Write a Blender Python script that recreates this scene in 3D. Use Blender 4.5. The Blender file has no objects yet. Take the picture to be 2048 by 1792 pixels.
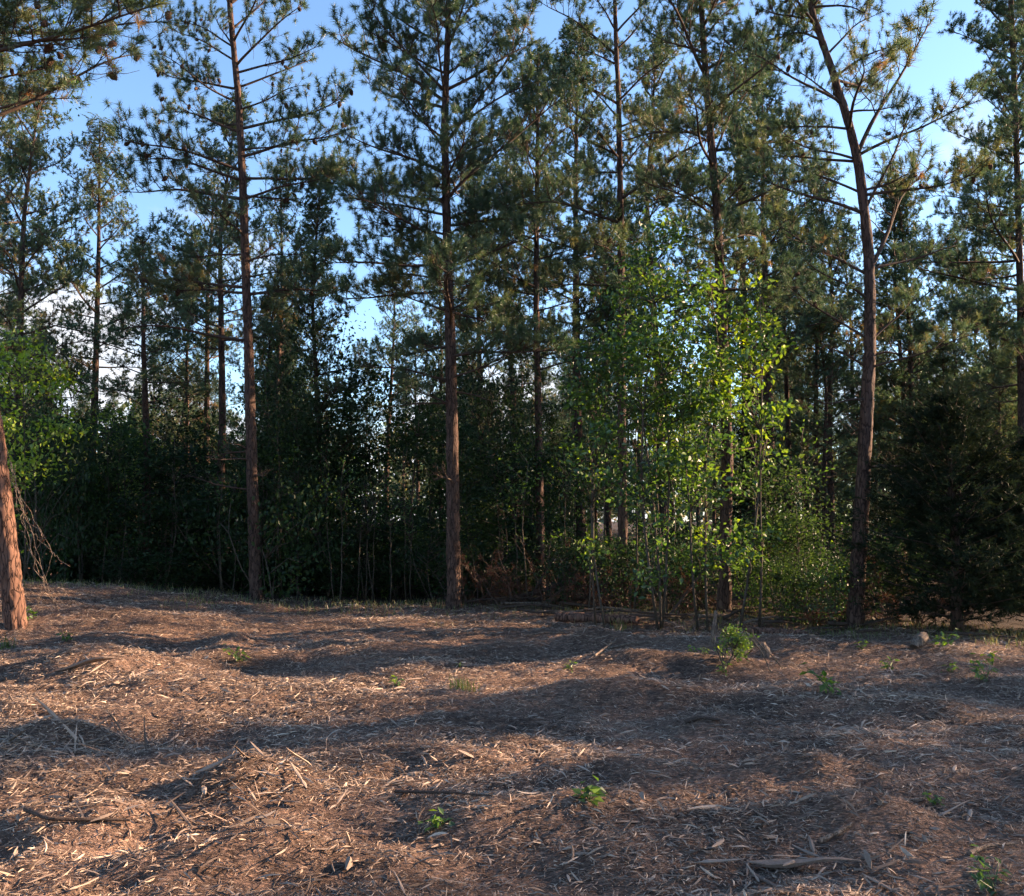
import bpy, math, random
import numpy as np
from mathutils import Vector, Matrix

R = math.radians
random.seed(11)
rs = np.random.default_rng(11)
scene = bpy.context.scene
COL = scene.collection

# ------------------------------------------------------------------ camera
FPX = 1774.0                      # focal length in pixels of the 2048 px wide photograph
PITCH = R(4.64)
CAMZ = 1.6
cam_d = bpy.data.cameras.new('camera')
cam_d.sensor_fit = 'HORIZONTAL'
cam_d.sensor_width = 36.0
cam_d.lens = 36.0 * FPX / 2048.0
cam_d.clip_start = 0.05
cam_d.clip_end = 3000.0
cam = bpy.data.objects.new('camera', cam_d)
COL.objects.link(cam)
cam.location = (0, 0, CAMZ)
cam.rotation_euler = (math.pi / 2 + PITCH, 0, 0)
scene.camera = cam

# ------------------------------------------------------------------ world and sun
SUN_AZ, SUN_EL = 74.0, 19.5       # azimuth clockwise from the view direction, elevation
world = bpy.data.worlds.new('World')
scene.world = world
world.use_nodes = True
wn, wl = world.node_tree.nodes, world.node_tree.links
wn.clear()
w_out = wn.new('ShaderNodeOutputWorld')
w_bg = wn.new('ShaderNodeBackground')
w_bg.inputs['Strength'].default_value = 0.086
w_sky = wn.new('ShaderNodeTexSky')
w_sky.sky_type = 'NISHITA'
w_sky.sun_disc = False
w_sky.sun_elevation = R(SUN_EL)
w_sky.sun_rotation = R(SUN_AZ)
w_sky.altitude = 150.0
w_sky.air_density = 1.0
w_sky.dust_density = 0.35
w_sky.ozone_density = 3.2
# a bank of cumulus along the horizon, thinning out with height
w_tc = wn.new('ShaderNodeTexCoord')
w_sep = wn.new('ShaderNodeSeparateXYZ')
wl.new(w_tc.outputs['Generated'], w_sep.inputs[0])
w_map = wn.new('ShaderNodeMapping')
w_map.inputs['Scale'].default_value = (1.0, 1.0, 1.6)
w_map.inputs['Location'].default_value = (3.1, 1.7, 0.2)
wl.new(w_tc.outputs['Generated'], w_map.inputs[0])
w_noi = wn.new('ShaderNodeTexNoise')
w_noi.inputs['Scale'].default_value = 3.1
w_noi.inputs['Detail'].default_value = 9.0
w_noi.inputs['Roughness'].default_value = 0.55
wl.new(w_map.outputs[0], w_noi.inputs['Vector'])
w_cov = wn.new('ShaderNodeMapRange')          # coverage by height above the horizon
w_cov.inputs['From Min'].default_value = 0.02
w_cov.inputs['From Max'].default_value = 0.50
w_cov.inputs['To Min'].default_value = 0.08
w_cov.inputs['To Max'].default_value = -0.22
wl.new(w_sep.outputs['Z'], w_cov.inputs['Value'])
w_add = wn.new('ShaderNodeMath'); w_add.operation = 'ADD'
wl.new(w_noi.outputs['Fac'], w_add.inputs[0]); wl.new(w_cov.outputs[0], w_add.inputs[1])
w_thr = wn.new('ShaderNodeMapRange'); w_thr.interpolation_type = 'SMOOTHSTEP'
w_thr.inputs['From Min'].default_value = 0.47
w_thr.inputs['From Max'].default_value = 0.60
w_thr.inputs['To Max'].default_value = 0.9
wl.new(w_add.outputs[0], w_thr.inputs['Value'])
w_mix = wn.new('ShaderNodeMixRGB')
w_mix.inputs['Color2'].default_value = (3.0, 2.95, 3.05, 1)
wl.new(w_thr.outputs[0], w_mix.inputs['Fac'])
wl.new(w_sky.outputs[0], w_mix.inputs['Color1'])
wl.new(w_mix.outputs[0], w_bg.inputs['Color'])
wl.new(w_bg.outputs[0], w_out.inputs['Surface'])

sun_d = bpy.data.lights.new('sun', 'SUN')
sun_d.energy = 5.0
sun_d.angle = R(0.53)
sun_d.color = (1.0, 0.68, 0.44)
sun = bpy.data.objects.new('sun', sun_d)
COL.objects.link(sun)
SUNV = Vector((math.sin(R(SUN_AZ)) * math.cos(R(SUN_EL)), math.cos(R(SUN_AZ)) * math.cos(R(SUN_EL)), math.sin(R(SUN_EL))))
sun.rotation_euler = SUNV.to_track_quat('Z', 'Y').to_euler()
sun.location = (30, 5, 20)

vs = scene.view_settings
vs.view_transform = 'Standard'
vs.look = 'None'
vs.exposure = 2.2
vs.gamma = 1.0
vs.use_curve_mapping = False
cy = scene.cycles
cy.max_bounces = 4
cy.diffuse_bounces = 2
cy.glossy_bounces = 2
cy.transmission_bounces = 3
cy.transparent_max_bounces = 4
cy.use_adaptive_sampling = True
cy.adaptive_threshold = 0.03
cy.caustics_reflective = False
cy.caustics_refractive = False

# ------------------------------------------------------------------ pixel <-> place
SP, CP = math.sin(PITCH), math.cos(PITCH)
def ray(px, py):
    x = (px - 1024.0) / FPX
    y = -(py - 896.0) / FPX
    return Vector((x, CP - y * SP, SP + y * CP))
def at(px, py, Y):
    d = ray(px, py)
    t = Y / d.y
    return Vector((d.x * t, Y, CAMZ + d.z * t))
def gflat(px, py):
    d = ray(px, py)
    t = -CAMZ / d.z
    return d.x * t, d.y * t

# ------------------------------------------------------------------ noise and terrain
def _hash(ix, iy, iz, seed):
    n = (ix.astype(np.uint32) * np.uint32(374761393) + iy.astype(np.uint32) * np.uint32(668265263)
         + iz.astype(np.uint32) * np.uint32(2246822519) + np.uint32(seed * 3266489917 & 0xffffffff))
    n = (n ^ (n >> np.uint32(13))) * np.uint32(1274126177)
    n = n ^ (n >> np.uint32(16))
    return (n & np.uint32(0xffffff)).astype(np.float64) / 16777215.0
def vnoise(x, y, z=0.0, seed=0):
    x, y, z = np.broadcast_arrays(np.asarray(x, float), np.asarray(y, float), np.asarray(z, float))
    ix, iy, iz = np.floor(x).astype(np.int64), np.floor(y).astype(np.int64), np.floor(z).astype(np.int64)
    fx, fy, fz = x - ix, y - iy, z - iz
    fx, fy, fz = fx*fx*(3-2*fx), fy*fy*(3-2*fy), fz*fz*(3-2*fz)
    o = 0
    for dx in (0, 1):
        for dy in (0, 1):
            for dz in (0, 1):
                wgt = (fx if dx else 1-fx) * (fy if dy else 1-fy) * (fz if dz else 1-fz)
                o = o + wgt * _hash(ix+dx, iy+dy, iz+dz, seed)
    return o * 2 - 1
def fbm(x, y, z=0.0, oct=3, seed=0):
    a, s, f = 1.0, 0.0, 1.0
    for i in range(oct):
        s = s + a * vnoise(np.asarray(x)*f, np.asarray(y)*f, np.asarray(z)*f, seed+i)
        a *= 0.5; f *= 2.03
    return s

# mounds, hollows and ruts of the clearing: (px, py, height, size x, size y, turn)
MOUNDS = [
    (40, 1225, 0.50, 3.0, 3.0, 0), (205, 1345, 0.24, 0.62, 0.55, 0), (330, 1380, 0.10, 0.6, 0.35, 0),
    (40, 1370, -0.10, 0.7, 0.35, 0), (468, 1292, 0.17, 0.25, 0.6, 0.1), (560, 1330, -0.08, 0.5, 0.6, 0),
    (490, 1590, 0.20, 0.34, 0.30, 0.2), (330, 1690, -0.13, 0.28, 0.22, 0), (470, 1720, 0.14, 0.5, 0.18, 0.1),
    (120, 1485, 0.16, 0.32, 0.28, 0), (420, 1470, -0.09, 0.55, 0.35, 0), (700, 1420, -0.07, 0.6, 0.5, 0),
    (1190, 1290, 0.18, 0.5, 0.35, 0), (1340, 1335, 0.16, 0.9, 0.3, -0.2), (1210, 1395, 0.15, 0.9, 0.35, -0.1),
    (1420, 1450, 0.10, 0.35, 0.25, 0), (1500, 1530, -0.10, 0.5, 0.22, 0), (1640, 1570, 0.14, 0.5, 0.28, -0.15),
    (1750, 1650, 0.13, 0.5, 0.2, 0.1), (1850, 1620, -0.07, 0.4, 0.25, 0), (1450, 1760, -0.08, 0.35, 0.2, 0),
    (1000, 1650, 0.07, 0.7, 0.25, 0), (650, 1650, -0.08, 0.5, 0.3, 0), (200, 1650, 0.09, 0.4, 0.2, 0),
    (1750, 1420, 0.09, 0.9, 0.4, 0), (1300, 1560, 0.06, 0.4, 0.2, 0), (820, 1530, 0.07, 0.7, 0.2, 0),
    (300, 1255, 0.10, 1.6, 0.6, 0), (700, 1300, 0.08, 1.2, 0.5, 0), (1600, 1300, 0.10, 1.5, 0.5, 0),
]
_M = [(*gflat(a, b), h, sx, sy, t) for a, b, h, sx, sy, t in MOUNDS]
def hgt(x, y):
    x, y = np.asarray(x, float), np.asarray(y, float)
    near = 1.0 / (1.0 + np.exp((np.hypot(x, y - 8) - 22) * 0.4))
    z = near * (0.075 * fbm(x*0.55, y*0.55, 0.3, 2, 3) + 0.048 * fbm(x*1.7, y*1.7, 0.7, 3, 9) + 0.018 * fbm(x*6.5, y*6.5, 0.1, 2, 17) - 0.05*np.clip(0.10 - np.abs(vnoise(x*0.8, y*2.1, 0.4, 23)), 0, .1)*10*np.clip(vnoise(x*.5, y*.5, .9, 29) + .3, 0, 1) + 0.045*np.clip(vnoise(x*3.1, y*3.1, .6, 31) - .35, 0, 1))
    z = z + (1 - near) * 0.35 * fbm(x*0.06, y*0.06, 0.2, 2, 5)
    for mx, my, h, sx, sy, t in _M:
        c, s = math.cos(t), math.sin(t)
        u, v = (x-mx)*c + (y-my)*s, -(x-mx)*s + (y-my)*c
        z = z + h * np.exp(-(u/sx)**2 - (v/sy)**2)
    return z
def h1(x, y):
    return float(hgt(np.array([x]), np.array([y]))[0])
def gp(px, py):
    d = ray(px, py)
    t = -CAMZ / d.z
    for _ in range(14):
        z = h1(d.x*t, d.y*t)
        t = 0.5*t + 0.5*(z - CAMZ)/d.z
    return Vector((d.x*t, d.y*t, h1(d.x*t, d.y*t)))

# ------------------------------------------------------------------ materials
def new_mat(name):
    m = bpy.data.materials.new(name)
    m.use_nodes = True
    m.node_tree.nodes.clear()
    return m, m.node_tree.nodes, m.node_tree.links
def ramp(n, stops, interp='LINEAR'):
    r = n.new('ShaderNodeValToRGB')
    r.color_ramp.interpolation = interp
    e = r.color_ramp.elements
    while len(e) < len(stops): e.new(0.5)
    for k, (p, c) in enumerate(stops):
        e[k].position = p
        e[k].color = (*c, 1)
    return r
def leaf_mat(name, stops, transl=0.35, gloss=0.05, rnd=0.25, rough=0.45):
    """thin leaf: tint attribute + per-object shift (object colour) -> ramp; diffuse + translucent + sheen"""
    m, n, l = new_mat(name)
    out = n.new('ShaderNodeOutputMaterial')
    a = n.new('ShaderNodeAttribute'); a.attribute_name = 'tint'
    oi = n.new('ShaderNodeObjectInfo')
    sc = n.new('ShaderNodeSeparateColor'); l.new(oi.outputs['Color'], sc.inputs[0])
    ad = n.new('ShaderNodeMath'); ad.operation = 'ADD'
    l.new(a.outputs['Fac'], ad.inputs[0]); l.new(sc.outputs[0], ad.inputs[1])
    mr = n.new('ShaderNodeMath'); mr.operation = 'MULTIPLY_ADD'
    l.new(oi.outputs['Random'], mr.inputs[0]); mr.inputs[1].default_value = rnd; l.new(ad.outputs[0], mr.inputs[2])
    sb = n.new('ShaderNodeMath'); sb.operation = 'SUBTRACT'; sb.inputs[1].default_value = 1.0 + rnd*0.5; sb.use_clamp = True
    l.new(mr.outputs[0], sb.inputs[0])
    rp = ramp(n, stops); l.new(sb.outputs[0], rp.inputs[0])
    df = n.new('ShaderNodeBsdfDiffuse'); tr = n.new('ShaderNodeBsdfTranslucent'); gl = n.new('ShaderNodeBsdfGlossy')
    gl.inputs['Roughness'].default_value = rough
    hs = n.new('ShaderNodeHueSaturation'); hs.inputs['Hue'].default_value = 0.485; hs.inputs['Saturation'].default_value = 1.15; hs.inputs['Value'].default_value = 1.5
    l.new(rp.outputs[0], df.inputs[0]); l.new(rp.outputs[0], hs.inputs['Color']); l.new(hs.outputs[0], tr.inputs[0])
    m1 = n.new('ShaderNodeMixShader'); m1.inputs[0].default_value = transl
    l.new(df.outputs[0], m1.inputs[1]); l.new(tr.outputs[0], m1.inputs[2])
    m2 = n.new('ShaderNodeMixShader'); m2.inputs[0].default_value = gloss
    l.new(m1.outputs[0], m2.inputs[1]); l.new(gl.outputs[0], m2.inputs[2])
    l.new(m2.outputs[0], out.inputs[0])
    return m
def bark_mat(name, dark, mid, light, scale=9.0, stretch=0.22, bump=0.6):
    m, n, l = new_mat(name)
    out = n.new('ShaderNodeOutputMaterial')
    p = n.new('ShaderNodeBsdfPrincipled'); p.inputs['Roughness'].default_value = 0.9
    p.inputs['Specular IOR Level'].default_value = 0.2
    tc = n.new('ShaderNodeTexCoord'); mp = n.new('ShaderNodeMapping')
    mp.inputs['Scale'].default_value = (1, 1, stretch)
    l.new(tc.outputs['Object'], mp.inputs[0])
    nz = n.new('ShaderNodeTexNoise'); nz.inputs['Scale'].default_value = scale*2.2; nz.inputs['Detail'].default_value = 6
    vo = n.new('ShaderNodeTexVoronoi'); vo.feature = 'DISTANCE_TO_EDGE'; vo.inputs['Scale'].default_value = scale*2.4
    l.new(mp.outputs[0], nz.inputs['Vector'])
    wp = n.new('ShaderNodeVectorMath'); wp.operation = 'MULTIPLY_ADD'
    wp.inputs[1].default_value = (0.09, 0.09, 0.09)
    l.new(nz.outputs['Color'], wp.inputs[0]); l.new(mp.outputs[0], wp.inputs[2])
    l.new(wp.outputs[0], vo.inputs['Vector'])
    crack = n.new('ShaderNodeMapRange'); crack.inputs['From Max'].default_value = 0.12
    l.new(vo.outputs['Distance'], crack.inputs['Value'])
    rp = ramp(n, [(0.25, mid), (0.75, light)]); l.new(nz.outputs['Fac'], rp.inputs[0])
    mx = n.new('ShaderNodeMixRGB'); mx.inputs['Color1'].default_value = (*dark, 1)
    l.new(crack.outputs[0], mx.inputs['Fac']); l.new(rp.outputs[0], mx.inputs['Color2'])
    l.new(mx.outputs[0], p.inputs['Base Color'])
    bp = n.new('ShaderNodeBump'); bp.inputs['Strength'].default_value = bump; bp.inputs['Distance'].default_value = 0.02
    ad = n.new('ShaderNodeMath'); ad.operation = 'MULTIPLY_ADD'; ad.inputs[1].default_value = 0.5
    l.new(nz.outputs['Fac'], ad.inputs[0]); l.new(crack.outputs[0], ad.inputs[2])
    l.new(ad.outputs[0], bp.inputs['Height']); l.new(bp.outputs[0], p.inputs['Normal'])
    l.new(p.outputs[0], out.inputs[0])
    return m
def chip_mat(name, stops, grain=True):
    m, n, l = new_mat(name)
    out = n.new('ShaderNodeOutputMaterial')
    p = n.new('ShaderNodeBsdfPrincipled'); p.inputs['Roughness'].default_value = 0.85
    p.inputs['Specular IOR Level'].default_value = 0.25
    a = n.new('ShaderNodeAttribute'); a.attribute_name = 'tint'
    oi = n.new('ShaderNodeObjectInfo'); sc = n.new('ShaderNodeSeparateColor'); l.new(oi.outputs['Color'], sc.inputs[0])
    ad = n.new('ShaderNodeMath'); ad.operation = 'ADD'; l.new(a.outputs['Fac'], ad.inputs[0]); l.new(sc.outputs[0], ad.inputs[1])
    tc = n.new('ShaderNodeTexCoord')
    nz = n.new('ShaderNodeTexNoise'); nz.inputs['Scale'].default_value = 60; nz.inputs['Detail'].default_value = 3
    l.new(tc.outputs['Object'], nz.inputs['Vector'])
    mm = n.new('ShaderNodeMath'); mm.operation = 'MULTIPLY_ADD'; mm.inputs[1].default_value = 0.35
    l.new(nz.outputs['Fac'], mm.inputs[0]); l.new(ad.outputs[0], mm.inputs[2])
    sb = n.new('ShaderNodeMath'); sb.operation = 'SUBTRACT'; sb.inputs[1].default_value = 1.175; sb.use_clamp = True
    l.new(mm.outputs[0], sb.inputs[0])
    rp = ramp(n, stops); l.new(sb.outputs[0], rp.inputs[0])
    l.new(rp.outputs[0], p.inputs['Base Color']); l.new(p.outputs[0], out.inputs[0])
    return m

M = {}
M['needle'] = leaf_mat('pine_needles', [(0.0, (0.040, 0.078, 0.042)), (0.45, (0.070, 0.118, 0.056)), (0.74, (0.125, 0.142, 0.050)), (0.9, (0.22, 0.165, 0.06)), (1.0, (0.26, 0.15, 0.065))], 0.36, 0.05)
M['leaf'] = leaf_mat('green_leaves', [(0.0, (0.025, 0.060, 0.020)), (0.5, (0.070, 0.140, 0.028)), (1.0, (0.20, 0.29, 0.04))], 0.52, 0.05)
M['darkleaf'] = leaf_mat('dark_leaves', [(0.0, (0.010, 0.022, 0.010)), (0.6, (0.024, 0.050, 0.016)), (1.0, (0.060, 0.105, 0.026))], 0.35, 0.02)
M['cedar'] = leaf_mat('cedar_sprays', [(0.0, (0.010, 0.017, 0.010)), (0.7, (0.020, 0.032, 0.014)), (1.0, (0.05, 0.042, 0.02))], 0.15, 0.01)
M['dead'] = leaf_mat('dead_needles', [(0.0, (0.05, 0.026, 0.018)), (1.0, (0.13, 0.068, 0.042))], 0.25, 0.02)
M['grass'] = leaf_mat('grass_blades', [(0.0, (0.05, 0.085, 0.022)), (0.6, (0.12, 0.15, 0.045)), (1.0, (0.26, 0.21, 0.10))], 0.35, 0.04)
M['bark'] = bark_mat('pine_bark', (0.018, 0.012, 0.010), (0.055, 0.036, 0.028), (0.125, 0.078, 0.058))
M['lit_redbark'] = bark_mat('sunlit_red_pine_bark', (0.022, 0.013, 0.010), (0.095, 0.052, 0.037), (0.21, 0.115, 0.08), 7)  # sun on the leaning trunk put into the bark colour; logs share it
M['twig'] = bark_mat('pine_twig_bark', (0.03, 0.021, 0.017), (0.055, 0.040, 0.031), (0.11, 0.077, 0.058), 20, 1.0, 0.2)
M['hbark'] = bark_mat('sapling_bark', (0.03, 0.025, 0.02), (0.06, 0.05, 0.038), (0.12, 0.10, 0.075), 16, 0.4, 0.2)
M['dry'] = bark_mat('dry_wood', (0.05, 0.037, 0.028), (0.12, 0.09, 0.068), (0.24, 0.185, 0.14), 14, 0.2, 0.4)
M['cone'] = bark_mat('cone_scales', (0.03, 0.02, 0.015), (0.075, 0.045, 0.03), (0.14, 0.085, 0.055), 40, 1.0, 0.6)
WOOD = [(0.0, (0.055, 0.038, 0.028)), (0.3, (0.150, 0.110, 0.084)), (0.6, (0.285, 0.214, 0.162)), (0.85, (0.43, 0.335, 0.25)), (1.0, (0.56, 0.45, 0.335))]
M['chip'] = chip_mat('wood_chips', WOOD)

# ground: reddish soil and shredded wood in the clearing, needle litter in the wood
gm, n, l = new_mat('mulched_ground')
out = n.new('ShaderNodeOutputMaterial'); p = n.new('ShaderNodeBsdfPrincipled'); p.inputs['Roughness'].default_value = 0.95
p.inputs['Specular IOR Level'].default_value = 0.15
tc = n.new('ShaderNodeTexCoord')
n1 = n.new('ShaderNodeTexNoise'); n1.inputs['Scale'].default_value = 0.8; n1.inputs['Detail'].default_value = 5
n2 = n.new('ShaderNodeTexNoise'); n2.inputs['Scale'].default_value = 16; n2.inputs['Detail'].default_value = 6; n2.inputs['Roughness'].default_value = 0.7
mp = n.new('ShaderNodeMapping'); mp.inputs['Scale'].default_value = (0.45, 1.5, 1.0); l.new(tc.outputs['Object'], mp.inputs[0])
n3 = n.new('ShaderNodeTexNoise'); n3.inputs['Scale'].default_value = 42; n3.inputs['Detail'].default_value = 4; n3.inputs['Distortion'].default_value = 1.5
for q in (n1, n2): l.new(tc.outputs['Object'], q.inputs['Vector'])
l.new(mp.outputs[0], n3.inputs['Vector'])
r1 = ramp(n, [(0.35, (0.110, 0.076, 0.058)), (0.55, (0.175, 0.118, 0.089)), (0.72, (0.255, 0.172, 0.128))]); l.new(n1.outputs['Fac'], r1.inputs[0])
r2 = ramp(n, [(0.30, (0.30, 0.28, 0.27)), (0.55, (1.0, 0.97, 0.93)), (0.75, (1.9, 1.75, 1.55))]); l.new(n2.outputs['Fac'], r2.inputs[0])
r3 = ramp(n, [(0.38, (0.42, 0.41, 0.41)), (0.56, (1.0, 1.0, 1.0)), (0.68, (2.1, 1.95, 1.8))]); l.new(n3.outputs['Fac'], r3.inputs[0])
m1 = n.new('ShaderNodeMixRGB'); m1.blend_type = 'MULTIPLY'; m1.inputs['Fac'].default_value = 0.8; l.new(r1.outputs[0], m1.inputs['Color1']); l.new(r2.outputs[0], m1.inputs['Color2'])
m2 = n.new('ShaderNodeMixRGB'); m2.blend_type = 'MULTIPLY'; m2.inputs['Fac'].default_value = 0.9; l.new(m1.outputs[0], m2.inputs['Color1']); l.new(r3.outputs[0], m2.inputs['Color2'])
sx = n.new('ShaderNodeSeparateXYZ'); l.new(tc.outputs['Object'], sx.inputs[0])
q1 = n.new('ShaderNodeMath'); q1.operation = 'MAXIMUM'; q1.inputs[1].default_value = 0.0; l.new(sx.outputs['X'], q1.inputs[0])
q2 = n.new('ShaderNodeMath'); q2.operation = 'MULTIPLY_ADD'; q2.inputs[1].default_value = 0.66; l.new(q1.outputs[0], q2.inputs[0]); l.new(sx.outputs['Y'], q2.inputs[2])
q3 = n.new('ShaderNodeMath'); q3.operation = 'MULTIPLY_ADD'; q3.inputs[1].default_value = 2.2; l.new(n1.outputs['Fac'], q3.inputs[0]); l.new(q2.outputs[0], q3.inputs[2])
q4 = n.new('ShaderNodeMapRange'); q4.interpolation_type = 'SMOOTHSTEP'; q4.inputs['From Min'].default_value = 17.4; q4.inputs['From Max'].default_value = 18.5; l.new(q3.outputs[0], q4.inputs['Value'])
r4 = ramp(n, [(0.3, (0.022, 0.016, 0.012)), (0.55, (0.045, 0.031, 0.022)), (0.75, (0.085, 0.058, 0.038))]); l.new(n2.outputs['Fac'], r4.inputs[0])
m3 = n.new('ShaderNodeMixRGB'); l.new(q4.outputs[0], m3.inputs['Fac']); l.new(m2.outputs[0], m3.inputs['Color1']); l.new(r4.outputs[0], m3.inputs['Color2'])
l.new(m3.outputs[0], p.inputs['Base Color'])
bp = n.new('ShaderNodeBump'); bp.inputs['Strength'].default_value = 0.8; bp.inputs['Distance'].default_value = 0.03
ad = n.new('ShaderNodeMath'); ad.operation = 'ADD'; l.new(n2.outputs['Fac'], ad.inputs[0]); l.new(n3.outputs['Fac'], ad.inputs[1])
l.new(ad.outputs[0], bp.inputs['Height']); l.new(bp.outputs[0], p.inputs['Normal']); l.new(p.outputs[0], out.inputs[0])
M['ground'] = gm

# ------------------------------------------------------------------ mesh helpers
def mesh_np(name, V, T, mats, midx=None, tint=None, smooth=False):
    V = np.ascontiguousarray(V, np.float32); T = np.ascontiguousarray(T, np.int32)
    me = bpy.data.meshes.new(name)
    me.vertices.add(len(V)); me.vertices.foreach_set('co', V.ravel())
    nf, k = T.shape
    me.loops.add(nf*k); me.loops.foreach_set('vertex_index', T.ravel())
    me.polygons.add(nf)
    me.polygons.foreach_set('loop_start', np.arange(nf, dtype=np.int32)*k)
    if midx is not None: me.polygons.foreach_set('material_index', np.ascontiguousarray(midx, np.int32))
    me.polygons.foreach_set('use_smooth', np.full(nf, smooth, bool) if isinstance(smooth, bool) else np.ascontiguousarray(smooth, bool))
    for mm in (mats if isinstance(mats, (list, tuple)) else [mats]): me.materials.append(mm)
    if tint is not None:
        at_ = me.attributes.new('tint', 'FLOAT', 'POINT')
        at_.data.foreach_set('value', np.ascontiguousarray(tint, np.float32))
    me.update(calc_edges=True)
    return me
def link(name, data, parent=None, loc=None):
    o = bpy.data.objects.new(name, data)
    COL.objects.link(o)
    if parent is not None: o.parent = parent
    if loc is not None: o.location = loc
    o.color = (1, 1, 1, 1)
    return o
def thing(name, label, cat, loc, group=None):
    o = link(name, None, None, loc)
    tag(o, label, cat, group)
    return o
def tag(o, label, cat, group=None):
    o['label'] = label; o['category'] = cat
    if group: o['group'] = group
    return o

def tube(P, Rr, k=6, closed_tip=True):
    """tube along the points P with radii Rr -> verts, triangles"""
    P = np.asarray(P, float); Rr = np.asarray(Rr, float); nP = len(P)
    Tn = np.gradient(P, axis=0); Tn /= np.linalg.norm(Tn, axis=1)[:, None] + 1e-9
    ref = np.array([0, 0, 1.0]) if abs(Tn[0, 2]) < 0.8 else np.array([1.0, 0, 0])
    U = np.cross(Tn, ref); U /= np.linalg.norm(U, axis=1)[:, None] + 1e-9
    W = np.cross(Tn, U)
    a = np.arange(k) * 2*np.pi/k
    V = P[:, None, :] + Rr[:, None, None]*(np.cos(a)[None, :, None]*U[:, None, :] + np.sin(a)[None, :, None]*W[:, None, :])
    V = V.reshape(-1, 3)
    i = np.arange(nP-1)[:, None]*k; j = np.arange(k)[None, :]; j2 = (j+1) % k
    q = np.stack([i+j, i+j2, i+k+j2, i+k+j], -1).reshape(-1, 4)
    T = np.concatenate([q[:, [0, 1, 2]], q[:, [0, 2, 3]]])
    caps = [[(nP-1)*k, (nP-1)*k+t, (nP-1)*k+t+1] for t in range(1, k-1)] + [[0, t+1, t] for t in range(1, k-1)]
    return V, np.concatenate([T, np.array(caps)])
class Buf:
    def __init__(s): s.V, s.T, s.I, s.n = [], [], [], 0
    def add(s, V, T, tint=0.5):
        s.V.append(V); s.T.append(T + s.n); s.n += len(V)
        s.I.append(np.full(len(V), tint) if np.isscalar(tint) else tint)
    def get(s):
        if not s.V: return np.zeros((0, 3)), np.zeros((0, 3), int), np.zeros(0)
        return np.concatenate(s.V), np.concatenate(s.T), np.concatenate(s.I)
def unit(v): return v / (np.linalg.norm(v, axis=-1, keepdims=True) + 1e-9)
def tufts(P, A, S, K, length=0.16, width=0.008, spread=(12, 78), tint=None, back=0.10):
    """needle tufts: n shoots at P along A, K needles each, one slim triangle per needle"""
    P, A, S = np.asarray(P, float), unit(np.asarray(A, float)), np.asarray(S, float)
    n = len(P)
    th = np.radians(rs.uniform(spread[0], spread[1], (n, K)))
    g = rs.normal(size=(n, K, 3)); g -= (g*A[:, None]).sum(-1, keepdims=True)*A[:, None]; g = unit(g)
    D = A[:, None]*np.cos(th)[..., None] + g*np.sin(th)[..., None]
    B = P[:, None] + A[:, None]*(rs.uniform(-back, 0.04, (n, K))*S[:, None])[..., None]
    L = length*rs.uniform(0.7, 1.15, (n, K))*S[:, None]
    tip = B + D*L[..., None]
    tip[..., 2] -= 0.12*L*np.sin(th)
    wv = unit(np.cross(D, rs.normal(size=(n, K, 3))))*(width*0.5*S[:, None])[..., None]
    V = np.stack([B-wv, B+wv, tip], 2).reshape(-1, 3)
    T = np.arange(n*K*3).reshape(-1, 3)
    ti = np.full(n, 0.4) if tint is None else np.asarray(tint)
    I = np.repeat(np.clip(ti[:, None] + rs.normal(0, 0.06, (n, K)), 0, 1).ravel(), 3)
    return V, T, I
def leaves(P, N, L, aspect=0.62, tint=None):
    """broad leaves: four-point folded blades at P facing N"""
    P, N, L = np.asarray(P, float), unit(np.asarray(N, float)), np.asarray(L, float)
    n = len(P)
    D = unit(np.cross(N, rs.normal(size=(n, 3)))); S = np.cross(N, D)
    l_ = L[:, None]
    mid = P + D*l_*0.45 - N*l_*0.03
    V = np.stack([P, mid + S*l_*aspect*0.5 + N*l_*0.10, P + D*l_ - N*l_*0.12, mid - S*l_*aspect*0.5 + N*l_*0.10], 1).reshape(-1, 3)
    b = np.arange(n)[:, None]*4
    T = np.concatenate([b + np.array([[0, 2, 1]]), b + np.array([[0, 3, 2]])])
    ti = np.full(n, 0.5) if tint is None else np.asarray(tint)
    return V, T, np.repeat(np.clip(ti + rs.normal(0, 0.12, n), 0, 1), 4)
def xf(V, Mx):
    Mx = np.array(Mx)
    return V @ Mx[:3, :3].T + Mx[:3, 3]

# ------------------------------------------------------------------ ground
def axis_pts(lo, hi, step, far):
    c = list(np.arange(lo, hi + 1e-6, step))
    d, x, s = [], c[-1], step
    while x < far: s *= 1.35; x += s; d.append(x)
    e, x, s = [], c[0], step
    while x > -far: s *= 1.35; x -= s; e.append(x)
    return np.array(e[::-1] + c + d)
gx, gy = axis_pts(-12, 12, 0.075, 900), axis_pts(2.2, 18, 0.075, 900)
GX, GY = np.meshgrid(gx, gy)
GV = np.stack([GX.ravel(), GY.ravel(), hgt(GX.ravel(), GY.ravel())], 1)
nx = len(gx)
ii = (np.arange(len(gy)-1)[:, None]*nx + np.arange(nx-1)[None, :]).ravel()
ground = link('ground', mesh_np('ground', GV, np.stack([ii, ii+1, ii+nx+1, ii+nx], 1), M['ground'], smooth=True))
ground['kind'] = 'structure'

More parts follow.
